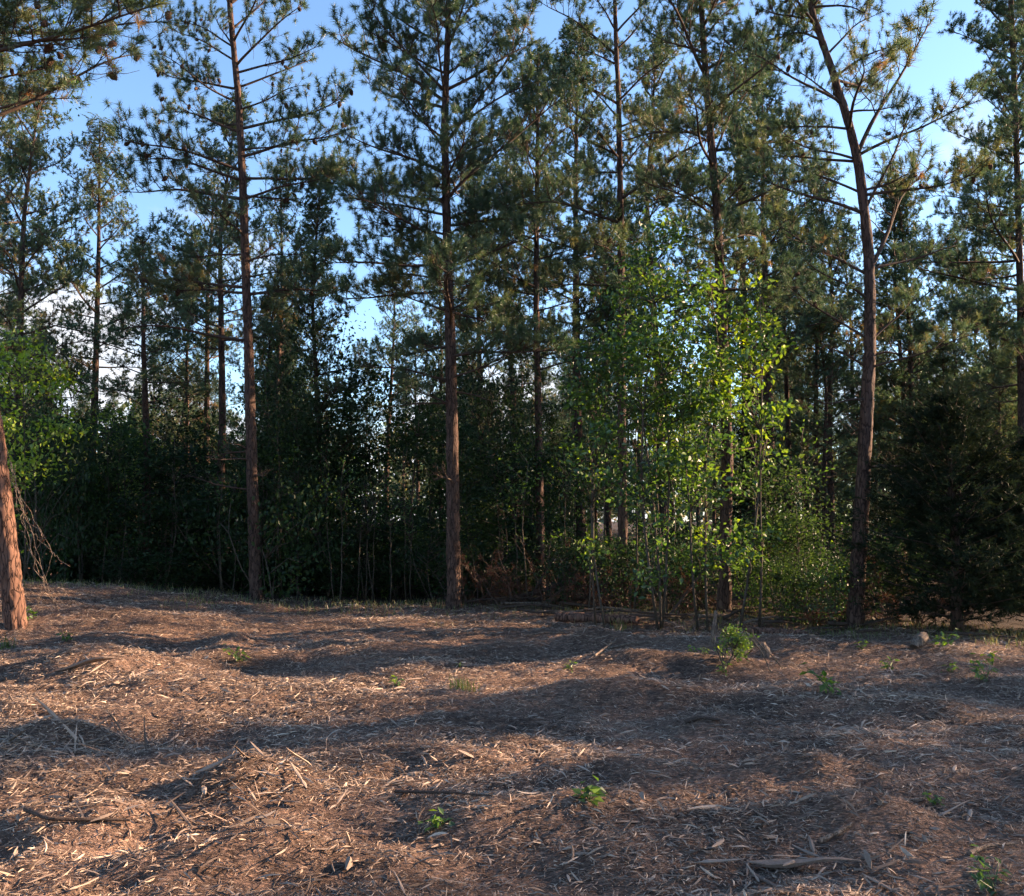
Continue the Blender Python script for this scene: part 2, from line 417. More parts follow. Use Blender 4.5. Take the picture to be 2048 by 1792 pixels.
# ------------------------------------------------------------------ pine branches (a small library, each nominally 2 m long)
def curve_pts(p, d, length, nseg, up=0.0, wig=0.03):
    pts = [np.array(p, float)]; d = np.array(d, float); d /= np.linalg.norm(d)
    for k in range(nseg):
        d = d + np.array([0, 0, up/nseg]) + rs.normal(0, wig, 3); d /= np.linalg.norm(d)
        pts.append(pts[-1] + d*length/nseg)
    return np.array(pts)
def lib_branch(style):
    w, nd = Buf(), Buf()
    arch = rs.uniform(-0.10, 0.16)
    s = np.linspace(0, 1, 10)
    ax = np.stack([2*s, 0.10*np.sin(s*5+rs.uniform(0, 6))*s, arch*4*s*(1-s)*0.55 + 0.05*np.sin(s*7+rs.uniform(0, 6))*s], 1)
    rad = 0.024*(1-s)**0.8 + 0.005
    V, T = tube(ax, rad, 6); w.add(V, T)
    tp, ta, cones = [], [], []
    start, step, K, nl, drop = {'dense': (0.12, 0.046, 84, 0.116, 0.05), 'mid': (0.20, 0.058, 80, 0.118, 0.14), 'sparse': (0.30, 0.070, 70, 0.130, 0.26), 'dead': (0.2, 0.11, 0, 0, 0)}[style]
    t, side = start, 1
    while t < 0.99:
        p0 = np.array([np.interp(t, s, ax[:, k]) for k in range(3)])
        ln = (0.85 - 0.5*t)*rs.uniform(0.5, 1.2)*(1.0 if style != 'dead' else 0.6)
        ang = rs.uniform(0.5, 1.1)
        d = np.array([math.cos(ang), side*math.sin(ang), rs.uniform(-0.25, 0.75)])
        br = curve_pts(p0, d, ln, 4, rs.uniform(0.1, 0.6), 0.10)
        V, T = tube(br, np.linspace(0.0085, 0.0035, 5), 4); w.add(V, T)
        for q in range({'dense': 4, 'mid': 4, 'sparse': 3, 'dead': 2}[style]):
            u = rs.uniform(0.25, 0.9); i0 = u*4; b0 = br[int(i0)] + (br[min(int(i0)+1, 4)]-br[int(i0)])*(i0-int(i0))
            d2 = unit(br[-1]-br[0]) + rs.normal(0, 0.8, 3) + np.array([0.1, 0, 0.25])
            b2 = curve_pts(b0, d2, rs.uniform(0.16, 0.36), 2, 0.5, 0.10)
            V, T = tube(b2, [0.005, 0.004, 0.003], 3); w.add(V, T)
            if style != 'dead' and rs.random() > drop:
                tp.append(b2[-1]); ta.append(b2[-1]-b2[1] + np.array([0, 0, 0.05]))
            if rs.random() < 0.07: cones.append(b2[1])
        if style != 'dead':
            tp.append(br[-1]); ta.append(br[-1]-br[-2])
        side *= -1; t += step*rs.uniform(0.7, 1.3)
    if style != 'dead':
        tp.append(ax[-1]); ta.append(ax[-1]-ax[-2])
        n_ = len(tp)
        nd.add(*tufts(tp, ta, rs.uniform(0.75, 1.2, n_), K, nl, 0.0078, (4, 105), tint=np.clip(rs.normal(0.27, 0.14, n_), 0, 0.8), back=0.08))
    return dict(w=w.get(), nd=nd.get(), cones=cones)
LIB = {st: [lib_branch(st) for _ in range(c)] for st, c in (('dense', 6), ('mid', 5), ('sparse', 5), ('dead', 3))}
for st, lst in LIB.items():
    for b in lst:
        b['wm'] = mesh_np('branch_'+st, b['w'][0], b['w'][1], M['twig'], smooth=True)
        if len(b['nd'][0]): b['nm'] = mesh_np('needles_'+st, b['nd'][0], b['nd'][1], M['needle'], tint=b['nd'][2])
# a cone: overlapping rings of scales
def cone_mesh():
    V, T = tube([[0, 0, 0], [0, 0, -0.02], [0, 0, -0.05], [0, 0, -0.085], [0, 0, -0.11]], [0.012, 0.028, 0.033, 0.024, 0.006], 7)
    V = V.copy(); V[:, :2] *= (1 + 0.22*np.sin(np.arange(len(V))*2.4))[:, None]
    return mesh_np('pine_cone', V, T, M['cone'])
CONE = cone_mesh()

def dir_matrix(p, d, length, roll=0.0):
    x = Vector(d).normalized(); up = Vector((0, 0, 1))
    if abs(x.z) > 0.97: up = Vector((0, 1, 0))
    y = up.cross(x).normalized(); z = x.cross(y)
    s = length/2.0
    m = Matrix((x, y, z)).transposed() @ Matrix.Rotation(roll, 3, 'X')
    sy = min(1.25, max(0.75, s))       # keep twigs and needles near life size
    m = m @ Matrix.Diagonal((s, sy, sy))
    return Matrix.Translation(p) @ m.to_4x4()

# ------------------------------------------------------------------ trunks
def trunk_mesh(P, Rr, sides=28, step=0.07, relief=0.012, flare=True):
    P = np.asarray(P, float); Rr = np.asarray(Rr, float)
    seg = np.concatenate([[0], np.cumsum(np.linalg.norm(np.diff(P, axis=0), axis=1))])
    m = max(8, int(seg[-1]/step))
    # fine near the ground, coarser above
    s = seg[-1]*np.linspace(0, 1, m)
    Q = np.stack([np.interp(s, seg, P[:, k]) for k in range(3)], 1)
    if len(P) > 2:                           # round the corners off
        for _ in range(int(0.5/step)+3):
            Q[1:-1] = 0.25*Q[:-2] + 0.5*Q[1:-1] + 0.25*Q[2:]
    r = np.interp(s, seg, Rr)
    if flare: r = r*(1 + 0.22*np.exp(-s/0.22))
    a = np.arange(sides)*2*np.pi/sides
    ca, sa = np.cos(a)[None, :], np.sin(a)[None, :]
    sd = int(rs.integers(1000))
    rr = r[:, None]
    zz = s[:, None]
    plate = vnoise(ca*rr*24+9, sa*rr*24, zz*7.0, sd)
    fine = vnoise(ca*rr*60, sa*rr*60, zz*22, sd+1)
    lob = vnoise(ca*1.3, sa*1.3, zz*0.5, sd+2)
    rel = np.minimum(relief, rr*0.10)
    rad = rr*(1 + 0.05*lob) + rel*(np.clip(plate*2.2, -1, 0.55) + 0.3*fine)
    V = np.stack([Q[:, 0:1] + ca*rad, Q[:, 1:2] + sa*rad, np.repeat(Q[:, 2:3], sides, 1)], -1).reshape(-1, 3)
    i = np.arange(m-1)[:, None]*sides; j = np.arange(sides)[None, :]; j2 = (j+1) % sides
    q = np.stack([i+j, i+j2, i+sides+j2, i+sides+j], -1).reshape(-1, 4)
    return V, q
def put_branch(root, org, p, tip, style, brown=0.0, cone_p=0.0, parts=True):
    b = random.choice(LIB[style])
    d = Vector(tip) - Vector(p)
    L = d.length
    mx = dir_matrix(Vector(p) - org, d, L, random.uniform(-0.4, 0.4))
    o = link('branch', b['wm'], root); o.matrix_local = mx
    if 'nm' in b:
        c = link('needle_foliage', b['nm'], o); c.color = (1 + brown*.8, 1, 1, 1)
    if cone_p:
        for q in b['cones']:
            if random.random() < cone_p:
                c = link('pine_cone', CONE, o)
                c.location = q
                inv = mx.to_3x3().inverted()
                c.rotation_euler = (random.uniform(-.7, .7), random.uniform(-.7, .7), random.uniform(0, 6))
                c.scale = (1.15, 1.15, 1.15)
    return o
def hero_pine(label, Y, path, w0, w_ref, top, styles, branches, extra, zlow, Lmax=2.4, cone_p=0.0, brown=0.0, low_brown=0.35, relief=0.012, step=0.07, sides=28, dead=5, keep=None, bark='bark'):
    """a front-row pine: path = trunk pixels from the base up; w0 / w_ref = trunk width in px at the base and at the path's end; top = tip height"""
    pts = [at(x, y, Y) for x, y in path]
    bx, by = pts[0].x, pts[0].y
    z0 = h1(bx, by) - 0.12
    org = Vector((bx, by, z0 + 0.12))
    pts[0].z = z0
    d = (pts[-1] - pts[-2]).normalized()
    if top > pts[-1].z + 0.2:
        e = pts[-1] + Vector((d.x*0.5, 0, 1.0)).normalized()*(top - pts[-1].z)
        pts.append(e)
    zs = np.array([q.z for q in pts]); k = Y/FPX
    r0, r1 = w0*k/2, w_ref*k/2
    zr = zs[-2] if top > zs[-2] + 0.2 and len(path) < len(pts) else zs[-1]
    rad = [r0 + (r1-r0)*min(1.0, (q-zs[0])/(zr-zs[0])) for q in zs]
    if len(path) < len(pts): rad[-1] = 0.012
    root = thing('pine_tree', label, 'pine tree', org)
    V, q = trunk_mesh([p - org for p in pts], rad, sides, step, relief)
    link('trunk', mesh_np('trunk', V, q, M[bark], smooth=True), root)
    X = np.array([p.x for p in pts]); Yy = np.array([p.y for p in pts])
    axis = lambda z: Vector((float(np.interp(z, zs, X)), float(np.interp(z, zs, Yy)), z))
    for b in branches:
        x0, y0, x1, y1 = b[:4]
        st = b[4] if len(b) > 4 else random.choice(styles)
        br = b[5] if len(b) > 5 else brown
        p = axis(at(x0, y0, Y).z)
        q = at(x1, y1, Y)
        Ln = (q - p).length
        dy = random.uniform(-0.45, 0.45)*Ln
        q = at(x1, y1, Y + dy)
        put_branch(root, org, p, q, st, br, cone_p)
    for i in range(extra):
        f = (i + random.random())/extra
        z = zlow + (top - 0.25 - zlow)*f
        rel = f
        L = Lmax*(0.55 + 0.45*math.sin(min(1, rel*2.0+0.25)*math.pi/2))*(1-rel)**0.55*random.uniform(0.7, 1.1) + 0.3
        az = i*2.399 + random.uniform(-0.5, 0.5)
        if keep is not None and not keep(math.cos(az), z): az = math.pi/2 + random.uniform(-.6, .6)
        el = R(2 + 55*rel**1.1) + random.uniform(-0.15, 0.2)
        p = axis(z)
        t = p + Vector((math.cos(az)*math.cos(el), math.sin(az)*math.cos(el), math.sin(el)))*L
        put_branch(root, org, p, t, random.choice(styles), brown + (low_brown*random.random() if rel < 0.35 else 0), cone_p)
    for i in range(dead):
        z = random.uniform(1.6, zlow + 0.5)
        az = random.uniform(0, 6.28); L = random.uniform(0.4, 1.3)
        p = axis(z)
        put_branch(root, org, p, p + Vector((math.cos(az), math.sin(az), random.uniform(-0.2, 0.25)))*L, 'dead')
    return root

P900 = hero_pine('straight tall pine with reddish plated trunk and full tiered crown at the forest edge', 16.2,
    [(908, 1215), (905, 900), (900, 650), (892, 400), (889, 250), (896, 50)], 28, 12, 14.6, ['dense', 'dense', 'mid'], [
    (886, 203, 673, 78), (886, 184, 728, 8), (896, 289, 1064, 31), (884, 281, 798, 199), (880, 344, 689, 273, 'dense', .05),
    (898, 400, 1138, 195, 'dense'), (882, 430, 685, 387), (884, 414, 818, 359, 'dense', .25), (908, 475, 978, 430), (884, 504, 755, 469, 'dense', .38),
    (884, 527, 652, 523, 'dense', .2), (884, 625, 760, 586, 'dense', .38), (906, 500, 1001, 461, 'mid', .2), (904, 570, 1001, 547, 'dense', .4),
    (892, 60, 837, -20), (902, 80, 962, -20), (892, 90, 728, -5), (897, 150, 1000, 60), (899, 440, 1010, 380), (900, 330, 1040, 260),
    (890, 763, 716, 724, 'mid', .15), (910, 755, 1064, 689, 'mid', .2), (890, 812, 790, 765, 'sparse'), (886, 560, 740, 545, 'mid', .2), (905, 620, 1000, 560, 'mid', .3),
    (884, 350, 760, 300), (884, 470, 720, 440)], 30, 4.4, 2.7)

P500 = hero_pine('tall red-barked pine with spreading cone-laden branches and an open crown', 17.2,
    [(512, 1205), (503, 900), (497, 700), (492, 550), (487, 400), (477, 200), (460, 20)], 25, 11, 15.5, ['mid', 'sparse', 'mid'], [
    (477, 133, 609, 8), (480, 146, 640, 94), (471, 178, 309, 141), (486, 220, 609, 172), (488, 258, 695, 195, 'mid'), (475, 265, 312, 219),
    (480, 361, 262, 312, 'mid', -.05), (490, 357, 695, 344, 'mid'), (490, 398, 664, 344), (480, 398, 250, 375, 'mid'), (460, 15, 425, -70), (462, 10, 505, -80),
    (467, 94, 352, 39), (468, 98, 418, 23), (502, 523, 609, 504, 'sparse', .3), (484, 586, 297, 574, 'mid', .4), (487, 575, 258, 560, 'mid', .1),
    (490, 683, 234, 655, 'sparse'), (503, 527, 566, 484, 'sparse'), (506, 590, 594, 586, 'mid', .4), (484, 430, 400, 420, 'mid'), (490, 300, 600, 300), (468, 60, 560, -20)],
    18, 6.0, 2.5, cone_p=0.75, keep=lambda c, z: True)

P1735 = hero_pine('bent pine with dark trunk curving over at the top and thin cone-bearing crown', 13.2,
    [(1708, 1255), (1724, 1000), (1740, 700), (1739, 520), (1718, 330), (1690, 220), (1650, 100), (1622, 20)], 33, 13, 12.2, ['sparse', 'sparse', 'mid'], [
    (1672, 207, 1504, 109, 'sparse', .2), (1692, 258, 1551, 250), (1703, 320, 1555, 266), (1715, 387, 1543, 309), (1721, 428, 1485, 355, 'sparse', .1), (1731, 551, 1528, 426, 'mid', .1),
    (1727, 312, 1856, 55, 'sparse', .3), (1723, 312, 1950, 211, 'sparse', .4), (1696, 226, 1805, 218), (1741, 424, 1842, 210, 'sparse', .25), (1735, 383, 1828, 355, 'sparse', .1),
    (1750, 543, 1856, 332, 'sparse', .4), (1750, 540, 1914, 500, 'sparse'), (1733, 680, 1567, 570, 'mid', .1), (1754, 683, 1832, 586, 'sparse'), (1684, 156, 1793, 82, 'sparse', .3),
    (1637, 43, 1528, 15, 'mid', .2), (1640, 50, 1567, -10, 'mid', .2), (1629, 15, 1738, 23, 'sparse', .3), (1754, 736, 1953, 673, 'sparse', .5), (1733, 736, 1656, 689, 'dead'),
    (1690, 215, 1600, 140, 'sparse', .2), (1655, 110, 1760, 20, 'sparse', .3), (1625, 20, 1600, -60, 'mid'), (1645, 80, 1560, 60, 'mid', .2), (1740, 600, 1600, 520, 'dead')],
    9, 6.2, 2.1, cone_p=0.7, brown=.12)

P1450 = hero_pine('pine rising straight out of the bright green saplings with ascending dense boughs', 14.6,
    [(1448, 1238), (1455, 900), (1440, 550), (1432, 400), (1415, 200), (1403, 20)], 27, 12, 14.2, ['mid', 'dense', 'mid'], [
    (1408, 230, 1335, 180), (1410, 130, 1350, 50), (1420, 183, 1455, 39), (1422, 285, 1335, 235), (1432, 320, 1510, 164), (1441, 420, 1540, 330), (1424, 422, 1325, 370),
    (1436, 500, 1345, 470, 'mid', .2), (1440, 560, 1530, 510, 'dense', .2), (1405, 60, 1330, 0), (1408, 80, 1480, -10), (1430, 380, 1520, 290, 'dense'), (1445, 640, 1560, 600, 'mid', .3)],
    28, 5.2, 2.4)

P1240 = hero_pine('slim pine with dark lower trunk behind the bright saplings and airy crown', 16.6,
    [(1246, 1225), (1243, 700), (1242, 450), (1237, 200), (1230, 30)], 21, 9, 15.0, ['mid', 'sparse', 'mid'], [
    (1228, 238, 1150, 164), (1230, 129, 1138, 74), (1243, 344, 1338, 242), (1232, 312, 1158, 266), (1240, 254, 1338, 219), (1236, 469, 1181, 414), (1232, 60, 1180, -30),
    (1236, 100, 1310, 20), (1240, 400, 1300, 360, 'mid', .2), (1238, 420, 1170, 380), (1243, 520, 1330, 480)], 22, 5.4, 2.3, cone_p=.2, brown=.05)

P1075 = hero_pine('middle pine with narrow pointed crown and mossy trunk beside the leafy saplings', 19.5,
    [(1082, 1190), (1077, 850), (1072, 600), (1075, 300), (1076, 130)], 19, 6, 12.4, ['dense', 'mid', 'dense'], [
    (1073, 324, 1017, 289), (1078, 324, 1142, 242), (1078, 406, 1134, 375), (1082, 469, 1138, 371, 'mid', .2), (1072, 395, 1001, 363, 'dense', .3),
    (1072, 480, 990, 460), (1078, 520, 1170, 500), (1070, 590, 960, 560, 'dense', .3), (1080, 560, 1190, 540, 'dense', .25), (1078, 240, 1130, 150), (1074, 250, 1010, 190)], 26, 4.8, 1.9)

PLEFT = hero_pine('leaning sunlit pine trunk with bark tinted orange for sunlight and a dry vine at its foot', 12.5,
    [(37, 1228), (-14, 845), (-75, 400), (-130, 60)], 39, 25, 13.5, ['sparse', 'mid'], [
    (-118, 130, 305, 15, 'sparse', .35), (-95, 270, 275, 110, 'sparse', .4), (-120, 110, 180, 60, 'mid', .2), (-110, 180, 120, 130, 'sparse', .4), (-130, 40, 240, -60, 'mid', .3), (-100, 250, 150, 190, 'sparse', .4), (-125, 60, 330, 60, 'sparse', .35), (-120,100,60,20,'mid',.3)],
    8, 8.2, 2.3, cone_p=0.8, brown=.2, relief=0.02, step=0.03, sides=44, dead=0, keep=lambda c, z: c < 0.2, bark='lit_redbark')

PRIGHT = hero_pine('pine with blue-green tufted crown standing past the dark cedar', 20.5,
    [(2046, 1215), (2044, 800), (2040, 560), (2030, 200), (2022, 0)], 18, 9, 15.2, ['dense'], [
    (2040, 430, 1880, 428), (2040, 520, 1850, 525, 'dense'), (2035, 330, 1960, 290), (2030, 250, 1950, 170), (2028, 120, 1900, 60), (2025, 60, 1940, -20), (2036, 400, 1960, 350), (2030, 200, 1960, 90), (2042, 600, 1900, 620, 'mid', .1)],
    40, 4.4, 2.6)

# ------------------------------------------------------------------ pines deeper in the stand (trunk + crown, a few models copied)
def pine_model(H, crown_from, nb, Lmax, styles, r0, brown=0.0):
    P = np.array([[0, 0, -0.1], [0.05*rs.normal(), 0.05*rs.normal(), H*0.35], [0.12*rs.normal(), 0.12*rs.normal(), H*0.7], [0.1*rs.normal(), 0.1*rs.normal(), H]])
    V, q = trunk_mesh(P, [r0, r0*0.8, r0*0.45, 0.012], 10, 0.25, 0.006)
    tm = mesh_np('trunk', V, q, M['bark'], smooth=True)
    w, nd = Buf(), Buf()
    for i in range(nb):
        f = (i + rs.random())/nb
        z = H*(crown_from + (0.985-crown_from)*f)
        L = Lmax*(1-f)**0.6*rs.uniform(0.65, 1.1) + 0.25
        if f < 0.15: L *= 0.8
        az = i*2.399 + rs.uniform(-0.5, 0.5); el = R(3 + 55*f) + rs.uniform(-0.15, 0.2)
        c = Vector((float(np.interp(z, P[:, 2], P[:, 0])), float(np.interp(z, P[:, 2], P[:, 1])), z))
        b = LIB[styles[int(rs.integers(len(styles)))]][0:4][int(rs.integers(3))]
        mx = dir_matrix(c, Vector((math.cos(az)*math.cos(el), math.sin(az)*math.cos(el), math.sin(el))), L, rs.uniform(-.4, .4))
        Vw, Tw, _ = b['w']; w.add(xf(Vw, mx), Tw)
        Vn, Tn, In = b['nd']
        if len(Vn):
            # every fourth needle, wider: the tree is seen from farther off
            Vt = Vn.reshape(-1, 3, 3)[::4].copy(); c0 = Vt[:, :2].mean(1, keepdims=True); Vt[:, :2] = c0 + (Vt[:, :2]-c0)*3.2
            nd.add(xf(Vt.reshape(-1, 3), mx), np.arange(len(Vt)*3).reshape(-1, 3), np.clip(In.reshape(-1, 3)[::4].ravel() + rs.normal(0, 0.06) + brown + (0.25*rs.random() if f < .3 else 0), 0, 1))
    Vw, Tw, Iw = w.get(); Vn, Tn, In = nd.get()
    cm = mesh_np('crown', np.concatenate([Vn, Vw]), np.concatenate([Tn, Tw+len(Vn)]), [M['needle'], M['twig']],
                 np.concatenate([np.zeros(len(Tn)), np.ones(len(Tw))]), np.concatenate([In, Iw]))
    return H, tm, cm
MODELS = [pine_model(12.5, 0.38, 36, 2.2, ['dense', 'mid'], 0.12), pine_model(12.5, 0.46, 32, 2.0, ['mid', 'dense'], 0.11, .05),
          pine_model(11.5, 0.26, 42, 2.0, ['dense', 'mid'], 0.10), pine_model(13.0, 0.5, 28, 2.1, ['mid', 'sparse'], 0.12, .08), pine_model(10.0, 0.18, 42, 1.6, ['dense'], 0.08)]
def back_pine(x, y, H, mi, label, group, lean=(0, 0), brown=0.0, thick=1.0, shadow=False):
    h, tm, cm = MODELS[mi]
    root = thing('pine_tree', label, 'pine tree', (x, y, h1(x, y)), group)
    s = H/h
    root.rotation_euler = (lean[0], lean[1], random.uniform(0, 6.28))
    root.scale = (max(s, 0.85)*thick, max(s, 0.85)*thick, s)
    link('trunk', tm, root)
    c = link('crown', cm, root); c.color = (1 + brown, 1, 1, 1)
    return root
def tip_H(px, tip_py, Y):
    return at(px, tip_py, Y).z - h1(at(px, tip_py, Y).x, Y)
SECOND = [  # (px at base, depth, tip py, model, label)
    (168, 24.0, 245, 0, 'pine with spire top and open whorls against the white cloud'),
    (290, 19.5, 470, 3, 'very thin pale-stemmed pine leaning slightly beside the dark thicket'),
    (436, 22.5, 190, 1, 'pine rising right behind the red-barked cone-laden pine'),
    (405, 27.0, 330, 3, 'thin dim pine behind the red-barked pine with yellowed needles'),
    (632, 20.0, 345, 4, 'young pointed pine with upright tips between the two tall front pines'),
    (1550, 23.0, 110, 0, 'bushy olive pine just behind the bent pine'),
    (1636, 27.0, 420, 3, 'slim pine pair member seen past the bent pine, the thinner stem'),
    (1668, 25.0, 330, 1, 'slim pine pair member seen past the bent pine, the thicker stem'),
    (1580, 30.0, 400, 1, 'dark slender pine between the saplings and the bent pine'),
    (1716, 31.0, 450, 3, 'far pine whose stem nearly touches the bent pine'),
    (1835, 26.0, 360, 2, 'full bluish young pine rising behind the dark cedar'),
    (1930, 30.0, 470, 2, 'pale green pine deep behind the dark cedar'),
    (15, 21.0, 130, 2, 'olive pine with shaggy crown behind the leaning trunk'),
    (-60, 24.0, 60, 1, 'tall olive pine beyond the leaning trunk'),
    (1165, 24.0, 60, 0, 'pine with crown touching the middle pine and the airy pine'),
    (1330, 23.0, 90, 1, 'pine between the airy pine and the pine in the saplings'),
    (1495, 27.0, 60, 0, 'tall dim pine behind the ascending boughs of the sapling pine'),
    (960, 25.0, 330, 2, 'half-hidden pine behind the tall tiered pine'),
    (2130, 25.0, -60, 0, 'large dark pine past the cedar at the clearing corner'),
    (1030, 28.0, 250, 1, 'dark pine stem behind the mossy middle pine'),
    (770, 33.0, 520, 1, 'short dim pine deep behind the tall tiered pine'),
    (370, 27.0, 520, 2, 'bushy dark pine behind the very thin pale-stemmed pine'),
]
for px, Y, tip, mi, lb in SECOND:
    p = at(px, 1200, Y)
    back_pine(p.x, Y, tip_H(px, tip, Y), mi, lb, None, (random.uniform(-.015, .015), random.uniform(-.015, .015)), random.uniform(-.05, .15))
# the rest of the stand, row on row
DEEP = ['full-crowned pine deep in the shaded stand beyond the front rows', 'high-crowned pine deep in the shaded stand beyond the front rows', 'low-boughed bushy pine deep in the shaded stand',
        'bare-stemmed thin-topped pine deep in the shaded stand', 'small pine clothed almost to the ground deep in the stand']
cnt = 0
for i in range(40):     # young pines filling the middle height
    Y = random.uniform(22, 44); px = random.uniform(-150, 2250)
    if 600 < px < 830 or (0 < px < 340 and Y < 36): continue
    p = at(px, 1200, Y)
    back_pine(p.x, Y, random.uniform(5.0, 8.5), random.choice([4, 4, 2]), 'young low pine filling the space under the tall stand', 'young pines under the stand', (0, 0), random.uniform(-.1, .12))
for Y in np.arange(26, 74, 3.4):
    half = 0.62*Y + 5
    x = -half + random.uniform(0, 3)
    while x < half:
        yy = Y + random.uniform(-1.4, 1.4); xx = x + random.uniform(-1.0, 1.0)
        px = 1024 + FPX*xx/yy
        gap = (640 < px < 800 and yy < 62) or (20 < px < 350 and yy < 44) or (1860 < px < 1990 and yy < 34)
        if not gap and (yy > 30 or abs(px-1024) > 700 or random.random() < 0.5):
            back_pine(xx, yy, random.uniform(9.5, 12.5), (mi_ := random.randrange(5)), DEEP[mi_], 'pines deep in the stand', (random.uniform(-.02, .02), random.uniform(-.02, .02)), random.uniform(-.1, .12))
            cnt += 1
        x += random.uniform(3.2, 6.2)*(1 + 0.012*Y)
# pines along the sunny side of the clearing: they shade the mulch
def shade_y(Yg, X): return Yg + X*math.cos(R(SUN_AZ))/math.sin(R(SUN_AZ))
SIDE = [(27, 7.4, 13.5, 0), (23, 6.8, 11.5, 1), (30, 5.3, 11, 1), (29, 3.7, 11.5, 3), (33, 4.5, 12, 3), (40, 7.0, 14, 3), (26, 15.5, 8.5, 2), (22, 18.0, 8.5, 4), (33, 20.5, 10.5, 2), (52, 19, 14, 0), (30, 24, 12, 0)]
for X, Yg, H, mi in SIDE:
    back_pine(X, shade_y(Yg, X), H, mi, 'tall pine on the sunny side of the clearing shading the mulch', 'pines on the sunny side')

# unseen pines added behind the viewer to dim sky light on the forest edge
for i in range(22):
    x = -27 + 2.5*i + random.uniform(-1, 1)
    back_pine(x, -7 - random.uniform(0, 9), random.uniform(11, 14), random.choice([0, 1, 2]), 'unseen pine added behind the viewer to dim frontal sky light', 'pines added behind the viewer')

# far wood closing the horizon
fv = Buf()
for k in range(420):
    a = random.uniform(-0.72, 0.72); d = random.uniform(85, 150)
    x, y = d*math.sin(a), d*math.cos(a); H = random.uniform(8, 12.5)
    m = 90
    zz = H*rs.uniform(0.05, 1, m)**0.8; rr = (1.2 + 1.8*(1-zz/H))*np.sqrt(rs.random(m)); an = rs.uniform(0, 6.28, m)
    P = np.stack([x + rr*np.cos(an), y + rr*np.sin(an), zz + h1(x, y)], 1)
    fv.add(*leaves(P, rs.normal(size=(m, 3)) + [0, 0, .6], rs.uniform(0.5, 1.1, m), 0.7, rs.uniform(0.1, 0.8, m)))
V, T, I = fv.get()
fw = link('distant_wood', mesh_np('distant_wood', V, T, M['needle'], tint=I)); fw['kind'] = 'stuff'
tag(fw, 'distant mass of trees closing the view behind the stand', 'wood')

# ------------------------------------------------------------------ broadleaved saplings and shrubs
def leafy_arrays(H, rx, ry, zlo, nclump, per, leaf, stems=3, spread=0.4, flat=0.6, tip_tint=0.0, clump=0.55):
    """clumped crown on thin stems; origin at the foot. Returns stem arrays and leaf arrays"""
    w, lf = Buf(), Buf()
    C = []
    while len(C) < nclump:
        q = rs.uniform(-1, 1, 3)
        if np.dot(q, q) < 1: C.append([q[0]*rx*(0.75+0.25*rs.random()), q[1]*ry, zlo + (q[2]*0.5+0.5)*(H-zlo)])
    C = np.array(C)
    if H > 3:                       # some side twigs low on the stems
        k_ = rs.random(len(C)) < 0.06
        C[k_, 2] = rs.uniform(.45, 1.0, k_.sum())*zlo; C[k_, :2] *= .6
    feet = [np.array([rs.normal(0, 0.12*spread), rs.normal(0, 0.12*spread), -0.05]) for _ in range(stems)]
    tops = [np.array([rs.normal(0, rx*0.4*spread), rs.normal(0, ry*0.4*spread), H*rs.uniform(0.75, 0.97)]) for _ in range(stems)]
    paths = []
    for f, t in zip(feet, tops):
        s = np.linspace(0, 1, 8)[:, None]
        P = f + (t-f)*s + np.sin(s*math.pi)*rs.normal(0, 0.12*rx+.03, 3)*[1, 1, 0] + np.cumsum(rs.normal(0, 0.018, (8, 3)), 0)
        r0 = 0.006 + 0.0030*H
        V, T = tube(P, np.linspace(r0, 0.004, 8), 6); w.add(V, T); paths.append(P)
    PP = np.concatenate(paths)
    for c in C:
        below = PP[PP[:, 2] < c[2] - 0.1] if (PP[:, 2] < c[2]-0.1).any() else PP[:1]
        j = below[np.argmin(((below - c)**2).sum(1) + 0.5*(c[2]-below[:, 2]))]
        mid = (j + c)/2 + np.array([0, 0, 0.06]) + rs.normal(0, 0.04, 3)
        V, T = tube([j, mid, c], [0.008, 0.006, 0.003], 4); w.add(V, T)
    sz = leaf
    rad = clump*(rx*ry*(H-zlo)/max(1, nclump))**(1/3)
    P = np.repeat(C, per, 0) + rs.normal(0, 1, (nclump*per, 3))*[rad, rad, rad*flat]
    P[:, 2] = np.maximum(P[:, 2], 0.03)
    N = rs.normal(0, 0.8, (len(P), 3)) + [0, 0, 0.6]
    ti = np.repeat(rs.normal(0.45, 0.15, nclump), per) + tip_tint*(P[:, 2]-zlo)/(H-zlo)
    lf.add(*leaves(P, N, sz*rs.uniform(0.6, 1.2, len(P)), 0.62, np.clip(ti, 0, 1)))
    return w.get(), lf.get()
def leafy_model(name, mat, *a, **k):
    (V, T, I), (V2, T2, I2) = leafy_arrays(*a, **k)
    return mesh_np(name+'_stem', V, T, M['hbark'], smooth=True), mesh_np(name+'_foliage', V2, T2, mat, tint=I2)
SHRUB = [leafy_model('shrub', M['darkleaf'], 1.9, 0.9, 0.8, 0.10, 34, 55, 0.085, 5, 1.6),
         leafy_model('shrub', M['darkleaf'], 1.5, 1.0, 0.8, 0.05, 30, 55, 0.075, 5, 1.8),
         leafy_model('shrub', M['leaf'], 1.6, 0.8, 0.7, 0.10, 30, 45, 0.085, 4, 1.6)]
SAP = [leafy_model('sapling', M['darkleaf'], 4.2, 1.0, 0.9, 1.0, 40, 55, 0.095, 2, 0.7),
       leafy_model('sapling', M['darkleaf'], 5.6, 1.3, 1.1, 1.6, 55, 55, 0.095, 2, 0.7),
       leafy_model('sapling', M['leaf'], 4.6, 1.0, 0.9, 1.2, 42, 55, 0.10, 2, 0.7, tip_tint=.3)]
WHIP = [leafy_model('whip', M['leaf'], 3.4, 0.35, 0.35, 1.4, 12, 9, 0.09, 1, 0.6),
        leafy_model('whip', M['darkleaf'], 4.2, 0.4, 0.4, 2.0, 14, 9, 0.09, 1, 0.8)]
